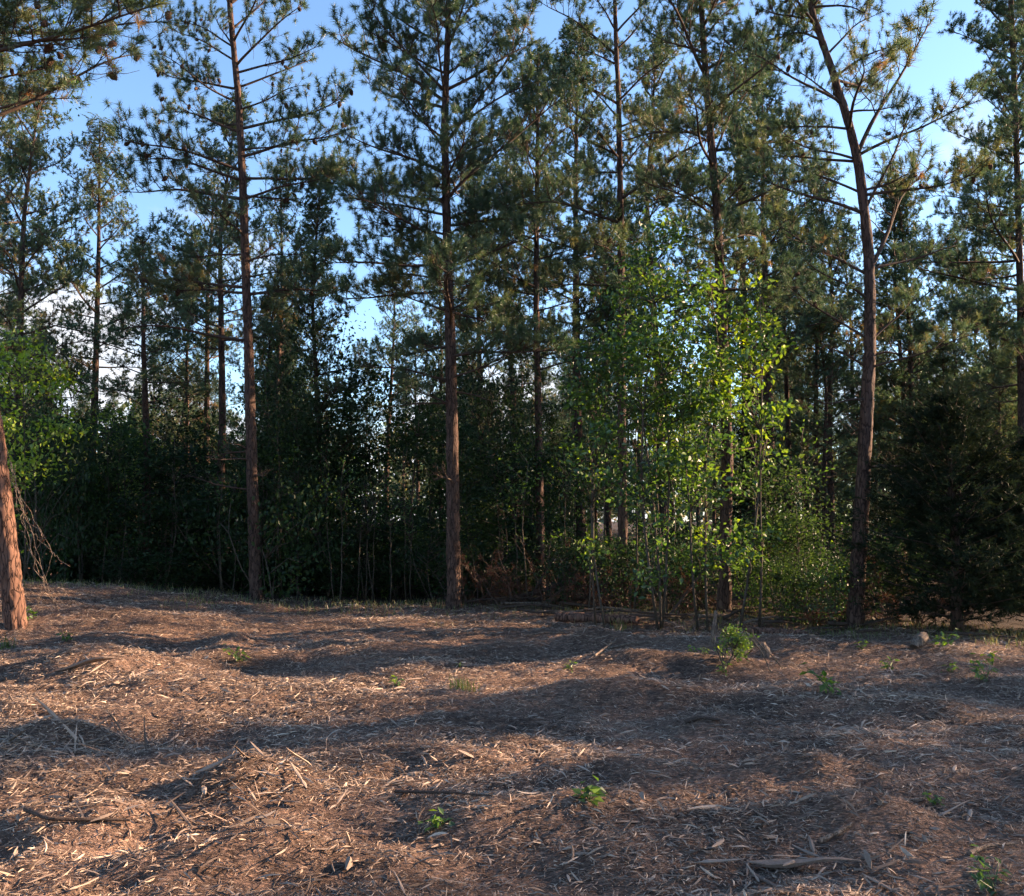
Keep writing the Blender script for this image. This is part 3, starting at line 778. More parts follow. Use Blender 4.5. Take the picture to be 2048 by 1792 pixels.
def leafy(name, model, x, y, sc, label, cat, group=None, tint=0.0, lean=0.0):
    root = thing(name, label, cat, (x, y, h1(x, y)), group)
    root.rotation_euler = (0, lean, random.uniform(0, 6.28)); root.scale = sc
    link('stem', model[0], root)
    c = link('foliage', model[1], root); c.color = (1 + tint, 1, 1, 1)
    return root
def at_x(px, Y): return (px - 1024)/FPX*Y/ (CP)
# bright saplings in front of the straight pine
def bright_sapling(px, Y, topy, lowy, rx, label, nclump, per, nleaf, tint, stems=2):
    p = at(px, topy, Y); x = p.x; z0 = h1(x, Y)
    H = p.z - z0; zlo = at(px, lowy, Y).z - z0
    (V, T, I), (V2, T2, I2) = leafy_arrays(H, rx, rx*0.8, zlo, nclump, int(per*1.3), 0.105, stems, 0.7, 0.7, tint, 0.44)
    root = thing('broadleaf_sapling', label, 'sapling', (x, Y, z0))
    link('stem', mesh_np('stem', V, T, M['hbark'], smooth=True), root)
    n = len(V2)//4
    L = V2.reshape(n, 4, 3)
    # the leaves turned outermost toward the clearing are single parts
    order = np.argsort(L[:, 0, 1] - 0.25*L[:, 0, 0])
    solo = order[:nleaf]; rest = order[nleaf:]
    Tq = np.array([[0, 2, 1], [0, 3, 2]])
    Tr = (np.arange(len(rest))[:, None, None]*4 + Tq[None]).reshape(-1, 3)
    fo = link('foliage', mesh_np('foliage', L[rest].reshape(-1, 3), Tr, M['leaf'], tint=I2.reshape(n, 4)[rest].ravel()), root)
    fo['kind'] = 'stuff'
    for i in solo:
        a, b, c, d = [Vector(v) for v in L[i]]
        ln = (c-a).length
        xax = (c-a).normalized(); yax = (b-d); yax = (yax - xax*yax.dot(xax)).normalized(); zax = xax.cross(yax)
        o = link('leaf', LEAFM, root)
        o.matrix_local = Matrix.Translation(a) @ (Matrix((xax, yax, zax)).transposed() @ Matrix.Diagonal((ln, ln, ln))).to_4x4()
        o.color = (1 + float(I2[i*4]) - 0.5, 1, 1, 1)
    return root
lv = np.array([[0, 0, 0], [.22, .24, .05], [.55, .27, .05], [1, 0, -.06], [.55, -.27, .05], [.22, -.24, .05], [.3, 0, 0], [.65, 0, -.01]])
lt = np.array([[0, 6, 1], [1, 6, 2], [6, 7, 2], [7, 3, 2], [0, 5, 6], [5, 4, 6], [6, 4, 7], [7, 4, 3]])
LEAFM = mesh_np('leaf', lv, lt, M['leaf'], tint=np.full(8, 0.5))
bright_sapling(1300, 13.4, 425, 1040, 1.05, 'tall bright green broadleaf sapling in front of the airy pine', 96, 38, 110, .0, 3)
bright_sapling(1490, 13.2, 535, 960, 0.66, 'yellow-green sunlit sapling with large leaves before the straight pine', 46, 32, 110, .35, 2)
bright_sapling(1395, 13.5, 500, 1060, 0.75, 'green sapling filling the space between the two bright ones', 44, 34, 40, .0, 2)
bright_sapling(1200, 13.5, 620, 1050, 0.6, 'shorter green sapling with drooping leaves beside the mossy middle pine', 36, 30, 40, -.05, 2)
LS = [  # leafy saplings behind the edge: px, depth, model, (sx, sz), label, tint
    (45, 16.4, 2, 0.95, 1.05, 'sun-topped bright sapling behind the leaning trunk', .5),
    (232, 20.5, 2, 0.9, 0.95, 'green sapling beside the spire-topped pine', .05),
    (640, 19.5, 1, 1.15, 1.12, 'dark small-leaved sapling against the bright low sky', -.1),
    (735, 20.5, 1, 1.05, 0.92, 'dark leafy sapling filling the gap before the tall tiered pine', -.1),
    (565, 18.6, 1, 0.8, 0.95, 'dark sapling beside the red-barked pine', -.1),
    (1000, 18.5, 0, 1.1, 0.95, 'nearly black broadleaf sapling between the tiered pine and the middle pine', -.2),
    (350, 19.0, 0, 1.2, 0.9, 'dark broad sapling in the thicket behind the thin pine', -.2),
    (1545, 14.6, 0, 0.7, 0.72, 'mid-green sapling beside the trunk of the straight pine', .15),
    (1590, 14.2, 0, 0.75, 0.5, 'low sunlit green sapling near the foot of the bent pine', .3),
    (1130, 18.4, 0, 0.9, 0.9, 'shaded sapling behind the shorter green one', .0),
    (120, 19.5, 0, 1.0, 0.95, 'shaded sapling under the spire-topped pine', .1),
]
for px, Y, mi, sx, sz, lb, ti in LS:
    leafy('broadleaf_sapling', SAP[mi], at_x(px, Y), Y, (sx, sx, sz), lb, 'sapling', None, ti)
# thicket along the edge of the wood
k = 0
for Y0, n_ in ((18.2, 17), (19.6, 18), (21.5, 20), (24.5, 24), (28.5, 24), (34, 24), (42, 26)):
    for i in range(n_):
        px = -250 + (2500/n_)*(i + random.uniform(0.15, 0.85)); Y = Y0 + random.uniform(-0.7, 0.9)
        right = 1080 < px < 1720
        if right and Y0 < 19: continue
        if right and random.random() < 0.3: continue
        s = random.uniform(0.9, 1.35)*(0.7 if right else 1.0)
        mi_ = random.randrange(2 if not right else 3); hf = random.choice([.55, .7, .9, 1.1, 1.4, 1.8])
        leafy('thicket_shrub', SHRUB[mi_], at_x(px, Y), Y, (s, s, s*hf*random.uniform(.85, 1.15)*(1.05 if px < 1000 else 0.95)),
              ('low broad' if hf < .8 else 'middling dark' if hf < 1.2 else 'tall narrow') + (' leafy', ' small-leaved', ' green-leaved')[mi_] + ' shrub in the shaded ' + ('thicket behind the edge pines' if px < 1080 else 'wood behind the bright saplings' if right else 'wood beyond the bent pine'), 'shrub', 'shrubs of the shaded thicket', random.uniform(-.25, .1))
for i in range(40):      # low growth closing the foot of the thicket
    px = -150 + 31*i + random.uniform(-20, 20); Y = random.choice([18.0, 18.9, 19.9, 21]) + random.uniform(-.3, .3)
    if px > 1090: continue
    s = random.uniform(.75, 1.1)
    leafy('thicket_shrub', SHRUB[1], at_x(px, Y), Y, (s, s, s*random.uniform(.45, .7)), 'low dark bush closing the foot of the shaded thicket', 'shrub', 'low bushes at the foot of the thicket', random.uniform(-.3, 0))
for px, Y, s, lb, ti, mi in ((1640, 13.4, .62, 'sunlit low green shrub between the saplings and the bent pine', -.3, 2), (1560, 13.7, .6, 'low shrub at the foot of the mid-green sapling', .2, 0),
                            (1500, 15.2, .7, 'low shaded shrub behind the trunk of the straight pine', 0, 2), (1350, 15.4, .7, 'low dark shrub under the tall bright sapling', -.1, 0),
                            (1245, 16.0, .8, 'dark shrub behind the foot of the airy pine', -.1, 0), (1140, 16.6, .75, 'dark shrub behind the red-brown dead brush', -.15, 0), (1420, 16.6, .9, 'dark shrub behind the foot of the straight pine', -.1, 1),
                            (1570, 15.9, .9, 'dark shrub behind the mid-green sapling', -.1, 0), (1670, 15.2, .8, 'dark shrub behind the bent pine', -.2, 1), (1760, 14.6, .8, 'dark shrub between the bent pine and the cedar', -.25, 0), (1310, 17.5, 1.0, 'tall dark shrub behind the airy pine', -.2, 0), (1500, 17.8, 1.0, 'tall dark shrub deep behind the saplings', -.2, 0)):
    leafy('thicket_shrub', SHRUB[mi], at_x(px, Y), Y, (s, s, s), lb, 'shrub', None, ti)
for i in range(30):
    px = -120 + 41*i + random.uniform(-25, 25); Y = random.uniform(18.3, 25)
    if 660 < px < 800 and random.random() < .6: continue
    sx = random.uniform(.6, 1.0); sz = random.uniform(.55, 1.25)
    leafy('broadleaf_sapling', SAP[i % 2], at_x(px, Y), Y, (sx, sx, sz), 'dim broadleaf sapling rising unevenly out of the shaded thicket', 'sapling', 'dim saplings of the thicket', random.uniform(-.3, .25), random.uniform(-.06, .06))
# thin bare-stemmed whips among the trunks
for i in range(26):
    px = random.uniform(60, 1080); Y = random.uniform(17.3, 18.3)
    leafy('slim_sapling', WHIP[i % 2], at_x(px, Y), Y, (.8, .8, random.uniform(.5, 1.0)), 'thin bare stem standing at the front of the dark thicket', 'sapling', 'thin stems of the thicket', -.1, random.uniform(-.08, .08))
for px, Y, s, mi in ((1178, 15.2, 1, 0), (1272, 14.9, 1.2, 1), (1318, 14.6, 1.3, 1), (1360, 16, 1, 0), (1115, 17, 1, 0), (1210, 18, 1.1, 1), (1405, 15.5, 1.1, 0), (1040, 17, .9, 0),
                     (575, 18, .9, 0), (600, 18.4, 1, 1), (795, 18, .7, 0), (700, 18.6, .8, 0), (1510, 15.5, 1.0, 1), (1620, 16, 1, 0), (1330, 19, 1.2, 1), (1150, 20, 1.2, 1)):
    leafy('slim_sapling', WHIP[mi], at_x(px, Y), Y, (1, 1, s), 'thin pale-stemmed sapling with few leaves among the trunks', 'sapling', 'thin pale saplings', 0, random.uniform(-.05, .05))

# ------------------------------------------------------------------ dark cedar
def cedar(px, Y, topy, rmax, label):
    p = at(px, topy, Y); x = p.x; z0 = h1(x, Y); H = p.z - z0
    root = thing('cedar_tree', label, 'cedar', (x, Y, z0))
    P = np.array([[0, 0, -.1], [.03, 0, H*.4], [-.02, .02, H*.75], [0, 0, H]])
    V, q = trunk_mesh(P, [.075, .06, .03, .008], 14, 0.08, 0.004)
    link('trunk', mesh_np('trunk', V, q, M['bark'], smooth=True), root)
    w = Buf(); tp, ta = [], []
    nb = 135
    for i in range(nb):
        f = (i + rs.random())/nb
        z = H*(0.03 + 0.94*f); az = i*2.399 + rs.normal(0, .3)
        prof = min(1.0, 0.75 + f*1.6) * (1-f)**0.62
        L = rmax*prof*rs.uniform(0.7, 1.12) + 0.12
        d = np.array([math.cos(az), math.sin(az), 0.12 + 0.5*f])
        br = curve_pts([0, 0, z], d, L, 5, 0.2, 0.07)
        V, T = tube(br, np.linspace(.014, .003, 6), 4); w.add(V, T)
        m = int(26*L) + 5
        u = rs.uniform(0.18, 1, m)**0.8*5
        for uu in u:
            k_ = min(int(uu), 4); b0 = br[k_] + (br[k_+1]-br[k_])*(uu-k_)
            off = rs.normal(0, 1, 3)*[.11, .11, .06]*(0.5+L*0.6)
            tp.append(b0 + off); ta.append(off*3 + d + rs.normal(0, .4, 3))
    V, T, I = w.get()
    cr = link('limb_framework', mesh_np('limb_framework', V, T, M['twig'], smooth=True), root)
    tp = np.array(tp)
    V, T, I = tufts(tp, ta, rs.uniform(.8, 1.25, len(tp)), 22, 0.085, 0.010, (5, 70), tint=np.clip(rs.normal(.4, .2, len(tp)), 0, 1))
    link('crown', mesh_np('crown', V, T, M['cedar'], tint=I), root)
    return root
cedar(1895, 12.6, 785, 1.75, 'dark dense cedar with spreading skirts at the edge of the mulch')
cedar(2075, 13.0, 860, 1.25, 'second dark cedar pressed against the dense one')
cedar(1500, 22.0, 760, 1.0, 'small cedar dim among the trunks behind the saplings')

# ------------------------------------------------------------------ logs, fallen branches, stubs
def wood_piece(name, P, r, mat, label, cat, group=None, sides=14, relief=0.006, flare=False, step=0.05, ends=True):
    P = [Vector(q) for q in P]
    org = P[0].copy(); org.z = h1(org.x, org.y)
    # built upright along the path, closed at both ends
    pts = np.array([list(q - org) for q in P])
    seg = np.concatenate([[0], np.cumsum(np.linalg.norm(np.diff(pts, axis=0), axis=1))])
    m = max(6, int(seg[-1]/step)); s = np.linspace(0, seg[-1], m)
    Q = np.stack([np.interp(s, seg, pts[:, k]) for k in range(3)], 1)
    Q[1:-1] += rs.normal(0, 0.10*np.min(r), (m-2, 3))
    rr = np.interp(s, seg, r)*(1 + 0.035*rs.normal(size=m))
    V, T = tube(Q, rr, sides)
    V = V + rs.normal(0, relief*0.3, V.shape)
    o = link(name, mesh_np(name, V, T, mat, smooth=False), None, org)
    return tag(o, label, cat, group)
def on_ground(px, py, dz): 
    p = gp(px, py); p.z += dz; return p
a, b = on_ground(1112, 1246, .10), on_ground(1275, 1252, .09)
wood_piece('log', [a, (a+b)/2, b], [.075, .075, .06], M['lit_redbark'], 'grey-brown log lying at the forest edge under the slim saplings', 'log')
a, b = on_ground(1500, 1272, .08), on_ground(1612, 1282, .08)
wood_piece('log', [a, (a+b)/2, b], [.06, .065, .05], M['lit_redbark'], 'weathered log lying before the foot of the straight pine', 'log')
a = on_ground(1828, 1302, .05); wood_piece('log', [a, a+Vector((.09, .05, .07)), a+Vector((.17, .1, .10))], [.05, .075, .07], M['dry'], 'short pale cut log end beside the dark cedar', 'log')
a = on_ground(1424, 1290, -.05); wood_piece('broken_stub', [a, a+Vector((.02, 0, .2)), a+Vector((.06, .02, .46))], [.035, .03, .018], M['dry'], 'upright broken grey stub near the small bush', 'stub')
a = on_ground(1532, 1312, -.05); wood_piece('broken_stub', [a, a+Vector((0, 0, .08)), a+Vector((-.03, .02, .2))], [.07, .06, .03], M['dry'], 'small sunlit orange stub in the mulch behind the small bush', 'stub')
# arching fallen limbs in the thicket
for pts, r, lb in (([(1000, 1190), (1100, 1178), (1180, 1150), (1235, 1090)], .045, 'arched fallen limb in front of the airy pine trunk'),
                   ([(960, 1215), (1090, 1200), (1300, 1192), (1420, 1180)], .05, 'long dark fallen limb lying behind the log'),
                   ([(1055, 1225), (1075, 1170), (1110, 1110)], .03, 'bare dead stick leaning in the red-brown brush'),
                   ([(1340, 1215), (1400, 1150), (1470, 1080)], .03, 'bare dead stick leaning against the straight pine'),
                   ([(1600, 1265), (1680, 1225), (1800, 1190)], .03, 'dead stick crossing the foot of the bent pine'),
                   ([(600, 1200), (570, 1090), (530, 980)], .02, 'bare grey pole leaning beside the red-barked pine'),
                   ([(655, 1205), (690, 1100), (735, 1020)], .018, 'second bare grey pole slanting in the dark thicket')):
    Y = 16.9 if pts[0][0] > 900 else 18.2
    if pts[0][0] > 1300: Y = 14.6
    P = [at(x, y, Y + 0.25*i) for i, (x, y) in enumerate(pts)]
    P[0].z = h1(P[0].x, P[0].y) + .02
    P = [Vector((q.x, q.y, max(q.z, h1(q.x, q.y) + .03))) for q in P]
    wood_piece('fallen_branch', P, np.linspace(r, r*.45, len(P)), M['twig'], lb, 'branch', None, 8, 0.003)
for i in range(34):
    px = random.uniform(880, 1960); py = 1222 + max(0, px-1000)*.062 + random.gauss(0, 9)
    a = gp(px, py); an = random.gauss(0, .5); L = random.uniform(.5, 1.5)
    b = a + Vector((math.cos(an)*L, math.sin(an)*L*.6, 0)); mid = (a+b)/2
    P = [Vector((q.x, q.y, h1(q.x, q.y) + random.uniform(.02, .14))) for q in (a, mid, b)]
    wood_piece('fallen_branch', P, np.array([1, .8, .45])*random.uniform(.012, .035), M['dry' if random.random() < .5 else 'twig'], 'dead branch in the litter along the edge of the wood', 'branch', 'dead branches along the edge', 7, .003)
# red-brown dead brush
def dead_brush(px, Y, label, s):
    root = thing('dead_brush', label, 'brush', (at_x(px, Y), Y, h1(at_x(px, Y), Y)))
    w = Buf(); tp, ta = [], []
    for i in range(26):
        d = rs.normal(0, .8, 3) + [0, 0, .7]
        br = curve_pts([rs.normal(0, .25*s), rs.normal(0, .25*s), 0.02], d, rs.uniform(.5, 1.2)*s, 5, -.25, .12)
        V, T = tube(br, np.linspace(.012, .003, 6), 4); w.add(V, T)
        for q in br[2:]:
            for _ in range(2): tp.append(q + rs.normal(0, .06, 3)); ta.append(d + rs.normal(0, .5, 3))
    V, T, I = w.get(); link('twigs', mesh_np('twigs', V, T, M['twig']), root)
    V, T, I = tufts(tp, ta, rs.uniform(.7, 1.1, len(tp)), 14, .12, .007, (15, 80), tint=rs.uniform(.1, .9, len(tp)))
    c = link('dry_needles', mesh_np('dry_needles', V, T, M['dead'], tint=I), root)
dead_brush(1050, 16.6, 'red-brown dead brush heaped beside the middle pine', 1.2)
dead_brush(1130, 17.0, 'dry brush pile behind the grey-brown log', 1.1)
dead_brush(980, 16.9, 'dark dry brush beside the foot of the tiered pine', 1.1)
dead_brush(1220, 16.2, 'dry brush heaped round the foot of the airy pine', 1.0)
dead_brush(1400, 15.4, 'dry brush behind the foot of the straight pine', .9)
dead_brush(1800, 13.6, 'dry brush between the bent pine and the cedar', 1.0)
dead_brush(1650, 14.0, 'dry brush at the foot of the bent pine', .9)
# dry vine hanging on the leaning trunk
root = thing('dry_vine', 'dry tangled vine hanging along the leaning sunlit trunk', 'vine', (at_x(70, 12.4), 12.4, h1(at_x(70, 12.4), 12.4)))
w = Buf(); lf = []
for i in (0, 1, 2, 3, 4, 8):
    pts = [(22+rs.normal(0, 6), 900+rs.normal(0, 40)), (38+rs.normal(0, 6), 985+rs.normal(0, 15)), (52+rs.normal(0, 8), 1040+rs.normal(0, 15)), (74+rs.normal(0, 14), 1095+rs.normal(0, 15)), (88+rs.normal(0, 18), 1165+rs.normal(0, 25)), (92+rs.normal(0, 20), 1215+rs.normal(0, 8))]
    if i == 8: pts = [(60, 1060), (85, 1085), (110, 1110), (140, 1132)]
    P = np.array([list(at(x, y, 12.35 + rs.normal(0, .12)) - root.location) for x, y in pts])
    s = np.linspace(0, 1, 22); s0 = np.linspace(0, 1, len(P))
    Q = np.stack([np.interp(s, s0, P[:, k]) for k in range(3)], 1) + rs.normal(0, .012, (22, 3))
    V, T = tube(Q, np.full(22, .004), 5); w.add(V, T)
    lf.append(Q[rs.integers(2, 22, 16)] + rs.normal(0, .05, (16, 3)))
V, T, I = w.get(); link('vine_stem', mesh_np('vine_stem', V, T, M['dry']), root)
lf = np.concatenate(lf); V, T, I = leaves(lf, rs.normal(size=(len(lf), 3)), rs.uniform(.02, .045, len(lf)), .6, rs.uniform(0, 1, len(lf)))
link('dry_leaves', mesh_np('dry_leaves', V, T, M['dead'], tint=I), root)

# green vine leaves along the bough over the clearing
root = thing('climbing_vine', 'green-leaved vine trailing along the cone-hung bough of the leaning pine', 'vine', at(60, 60, 12.5))
w = Buf(); lf = []
for pts in (((60, 60), (130, 20), (190, 15), (235, 45)), ((90, 40), (150, 60), (200, 90), (240, 150)), ((40, 95), (110, 110), (170, 170), (150, 205)), ((130, 10), (160, -20), (210, -30))):
    P = np.array([list(at(x, y, 12.5 + rs.normal(0, .15)) - root.location) for x, y in pts])
    s_ = np.linspace(0, 1, 16); s0 = np.linspace(0, 1, len(P))
    Q = np.stack([np.interp(s_, s0, P[:, k]) for k in range(3)], 1) + rs.normal(0, .02, (16, 3))
    V, T = tube(Q, np.full(16, .004), 4); w.add(V, T)
    lf.append(Q[rs.integers(0, 16, 48)] + rs.normal(0, .09, (48, 3)))
V, T, I = w.get(); link('vine_stem', mesh_np('vine_stem', V, T, M['twig']), root)
lf = np.concatenate(lf); V, T, I = leaves(lf, rs.normal(size=(len(lf), 3)) + [0, 0, .4], rs.uniform(.04, .075, len(lf)), .6, rs.uniform(.3, .9, len(lf)))
link('foliage', mesh_np('foliage', V, T, M['leaf'], tint=I), root)

# ------------------------------------------------------------------ mulch
def chips(n, ymin, ymax, dens_pow, Lm, big=False):
    Y = rs.uniform(ymin, ymax, n*4)
    wgt = (ymin/Y)**dens_pow*(0.62*Y + 1.6); wgt /= wgt.max()
    Y = Y[rs.random(len(Y)) < wgt][:n]; n = len(Y)
    X = rs.uniform(-1, 1, n)*(0.60*Y + 1.6)
    # heaped: a little denser where the noise is high
    keep = rs.random(n) < np.clip(0.72 + 0.6*fbm(X*0.9, Y*0.9, 0.0, 2, 41), 0.45, 1)
    keep &= (Y + 0.66*np.maximum(X, 0) + rs.normal(0, .5, n)) < 17.0
    X, Y = X[keep], Y[keep]; n = len(X)
    Z = hgt(X, Y)
    L = np.clip(np.exp(rs.normal(math.log(Lm), 0.45, n)), Lm*0.35, Lm*2.5)*(1+0.035*(Y-4))
    yaw = rs.uniform(0, 2*np.pi, n); pit = rs.normal(0, 0.22, n); pit[rs.random(n) < 0.06] *= 2.6
    D = np.stack([np.cos(yaw)*np.cos(pit), np.sin(yaw)*np.cos(pit), np.sin(pit)], 1)
    S = np.stack([-np.sin(yaw), np.cos(yaw), rs.normal(0, .3, n)], 1); U = np.cross(D, S)
    wd = L*np.where(rs.random(n) < (.02 if big else .02), rs.uniform(.16, .28, n), rs.uniform(0.05, 0.14, n)); th = wd*rs.uniform(0.35, 0.8, n)
    C = np.stack([X, Y, Z + np.abs(np.sin(pit))*L*0.35 + rs.uniform(-0.3, 1.6, n)*th + 0.002], 1)
    tint = np.clip(rs.beta(1.9, 2.3, n) + 0.16*fbm(X*1.1, Y*1.1, 0, 2, 77), 0, 1)
    e = lambda v: v[:, None]
    if not big:
        V = np.stack([C - D*e(L*.5), C + D*e(L*.5), C + S*e(wd) + D*e(L*rs.uniform(-.25, .25, n)), C + U*e(th) + D*e(L*rs.uniform(-.25, .25, n))], 1).reshape(-1, 3)
        b = np.arange(n)[:, None]*4
        T = np.concatenate([b + np.array([q]) for q in ([0, 1, 2], [0, 3, 1], [0, 2, 3], [1, 3, 2])])
        return V, T, np.repeat(tint, 4)
    bend = e(L*rs.normal(0, .05, n)); side = e(L*rs.normal(0, .04, n))
    secs = []
    for t, k_ in ((-.5, .35), (-.12, 1.0), (.2, .9), (.5, .25)):
        c = C + D*e(L*t) + (U*bend + S*side)*(1 - 4*t*t)
        secs += [c - S*e(wd*.5*k_), c + S*e(wd*.5*k_), c + U*e(th*k_) + S*e(wd*.15*k_)]
    V = np.stack(secs, 1).reshape(-1, 3); b = np.arange(n)[:, None]*12
    F = []
    for s_ in range(3):
        for j in range(3):
            p0, p1 = s_*3+j, s_*3+(j+1) % 3
            F += [[p0, p1, p1+3], [p0, p1+3, p0+3]]
    F += [[0, 2, 1], [9, 10, 11]]
    return V, np.concatenate([b + np.array([q]) for q in F]), np.repeat(tint, 12)
mb = Buf()
mb.add(*chips(32000, 3.0, 9.0, 1.6, 0.046, True))
mb.add(*chips(390000, 2.9, 15.5, 1.3, 0.028))
mb.add(*chips(95000, 6.0, 17.5, 0.6, 0.040))
V, T, I = mb.get()
mulch = link('wood_mulch', mesh_np('wood_mulch', V, T, M['chip'], tint=I)); mulch['kind'] = 'stuff'
tag(mulch, 'shredded wood mulch covering the cleared ground', 'mulch')

# larger splinters, each one by itself
def splinter_mesh(seed):
    r = np.random.default_rng(seed); m = 7
    s = np.linspace(-.5, .5, m); c = np.stack([s, .022*np.sin(s*4+r.uniform(0, 6)), .02*np.cos(s*5+r.uniform(0, 6))], 1)
    prof = np.interp(s, [-.5, -.3, .25, .5], [.3, 1, .75, .12])*(1+.28*r.normal(size=m))
    V = []
    for k_ in range(m):
        w_, t_ = .055*prof[k_], .022*prof[k_]
        for dy, dz in ((-1, -.6), (1, -1), (.8, .7), (-.2, 1.2), (-1.1, .4)):
            V.append(c[k_] + [r.normal(0, .012), dy*w_, dz*t_ + r.normal(0, .004)])
    T = []
    for k_ in range(m-1):
        for j in range(5):
            a_, b_ = k_*5+j, k_*5+(j+1) % 5
            T += [[a_, b_, b_+5], [a_, b_+5, a_+5]]
    T += [[0, 2, 1], [0, 3, 2], [0, 4, 3]] + [[(m-1)*5, (m-1)*5+1, (m-1)*5+2], [(m-1)*5, (m-1)*5+2, (m-1)*5+3], [(m-1)*5, (m-1)*5+3, (m-1)*5+4]]
    return mesh_np('wood_splinter', np.array(V), np.array(T), M['chip'], tint=np.full(len(V), .5))
SPL = [splinter_mesh(s) for s in range(9)]
def splinter(p, L, yaw, pitch, tint, label, group=None, wide=1.0):
    o = link('wood_splinter', random.choice(SPL), None, p)
    o.rotation_euler = Matrix.Rotation(yaw, 3, 'Z').to_4x4().to_euler()
    o.rotation_euler = (Matrix.Rotation(yaw, 3, 'Z') @ Matrix.Rotation(-pitch, 3, 'Y') @ Matrix.Rotation(random.uniform(-.5, .5), 3, 'X')).to_euler()
    o.scale = (L, L*wide, L*wide); o.color = (1 + tint, 1, 1, 1)
    return tag(o, label, 'splinter', group)
for i in range(170):
    Y = 3.3 + 8.5*random.random()**1.7; X = random.uniform(-1, 1)*(0.58*Y + .3)
    L = random.uniform(.10, .24)
    splinter((X, Y, h1(X, Y) + .018), L, random.uniform(0, 6.28), random.gauss(0, .12), random.uniform(-.4, .2), 'loose wood splinter lying on the mulch', 'loose splinters on the mulch', random.uniform(.35, .75))
for px, py, n_, sp, lb, gr in ((500, 1560, 40, .20, 'upright torn splinter bristling from the sunlit mound', 'splinters on the sunlit mound'),
                           (470, 1625, 26, .24, 'upright torn splinter bristling from the sunlit mound', 'splinters on the sunlit mound'),
                           (120, 1470, 34, .22, 'long pale splinter fanned out on the shaded mound', 'splinters on the shaded mound'),
                           (250, 1480, 22, .35, 'long pale splinter fanned out on the shaded mound', 'splinters on the shaded mound'),
                           (1190, 1290, 16, .45, 'broken stick in the low brush heap near the log', 'sticks of the low brush heap'),
                           (1640, 1600, 14, .4, 'grey stick in the shaded hollow of the mulch', 'sticks of the shaded hollow'),
                           (200, 1330, 10, .25, 'sunlit chunk of torn wood on the lit mound', 'chunks on the lit mound'),
                           (1560, 1735, 14, .22, 'grey splinter beside the big torn slab', 'splinters round the torn slab')):
    c = gp(px, py)
    for i in range(n_):
        x, y = c.x + random.gauss(0, sp), c.y + random.gauss(0, sp*.8)
        up = abs(random.gauss(.25, .35)) if 'upright' in lb or 'fanned' in lb else abs(random.gauss(.05, .2))
        L = random.uniform(.07, .20) if random.random() < .75 else random.uniform(.2, .32)
        splinter((x, y, h1(x, y) + .015 + .4*L*math.sin(min(up, 1.2))), L, random.uniform(0, 6.28), min(up, 1.2), random.uniform(-.35, .22), lb, gr, random.uniform(.4, .9))
def stick(pix, r, label, mat='dry', dz=.02):
    P = [on_ground(x, y, dz) for x, y in pix]
    wood_piece('stick', P, np.linspace(r, r*.55, len(P)), M[mat], label, 'stick', None, 7, .002, step=.03)
stick([(50, 1630), (100, 1650), (260, 1652)], .014, 'dark curved stick lying across the sunlit mulch', 'twig', .03)
stick([(1940, 1715), (1975, 1700), (2030, 1695)], .012, 'pale stick at the mulch beside the corner seedling')
stick([(1370, 1450), (1400, 1440), (1440, 1446)], .02, 'short dark stick on the shaded ridge', 'twig')
stick([(1640, 1690), (1680, 1672), (1705, 1655)], .013, 'grey stick pointing up the shaded hollow')
stick([(1760, 1614), (1800, 1608), (1850, 1604)], .012, 'pale straight stick beside the small shoot')
stick([(790, 1590), (900, 1592), (985, 1600)], .010, 'long thin stick across the open mulch', 'twig')
stick([(1190, 1330), (1230, 1292), (1245, 1262)], .012, 'slanting bare stick over the brush heap', 'dry', .10)
stick([(1215, 1300), (1260, 1290), (1295, 1286)], .016, 'pale stick lying out of the brush heap')
stick([(1560, 1290), (1640, 1270), (1680, 1262)], .012, 'thin grey stick before the bent pine', 'twig')
stick([(1045, 1275), (1090, 1268), (1130, 1268)], .014, 'thin pale stick at the forest edge', 'dry')
c = gp(1610, 1738)
splinter((c.x, c.y, c.z + .035), .50, R(-8), .03, -.12, 'big torn grey slab of wood lying on the mulch', None, 1.2)
c = gp(170, 1318); splinter((c.x, c.y, c.z+.05), .55, R(15), .15, -.1, 'grey weathered chunk on top of the lit mound', None, 1.6)

# ------------------------------------------------------------------ seedlings and grass
def seedling_mesh(n, h, leaf, spread=.5):
    w, P, N = Buf(), [], []
    for i in range(max(2, n//6)):
        d = rs.normal(0, spread, 3); d[2] = 1
        br = curve_pts([0, 0, 0], d, h*rs.uniform(.6, 1.1), 4, .2, .1)
        V, T = tube(br, np.linspace(.004, .0015, 5), 4); w.add(V, T)
        for _ in range(6):
            u = rs.uniform(1, 4); k_ = min(int(u), 3); q = br[k_] + (br[k_+1]-br[k_])*(u-k_)
            P.append(q + rs.normal(0, leaf*.35, 3)); N.append(rs.normal(0, .5, 3) + [0, 0, 1])
    sv = w.get(); lv_ = leaves(np.array(P), np.array(N), leaf*rs.uniform(.7, 1.3, len(P)), .6, rs.uniform(.4, 1, len(P)))
    return mesh_np('stem', sv[0], sv[1], M['leaf'], tint=np.full(len(sv[0]), .4)), mesh_np('leaves', lv_[0], lv_[1], M['leaf'], tint=lv_[2])
SEED = [seedling_mesh(18, .16, .055), seedling_mesh(30, .22, .06, .8), seedling_mesh(24, .12, .07, .9)]
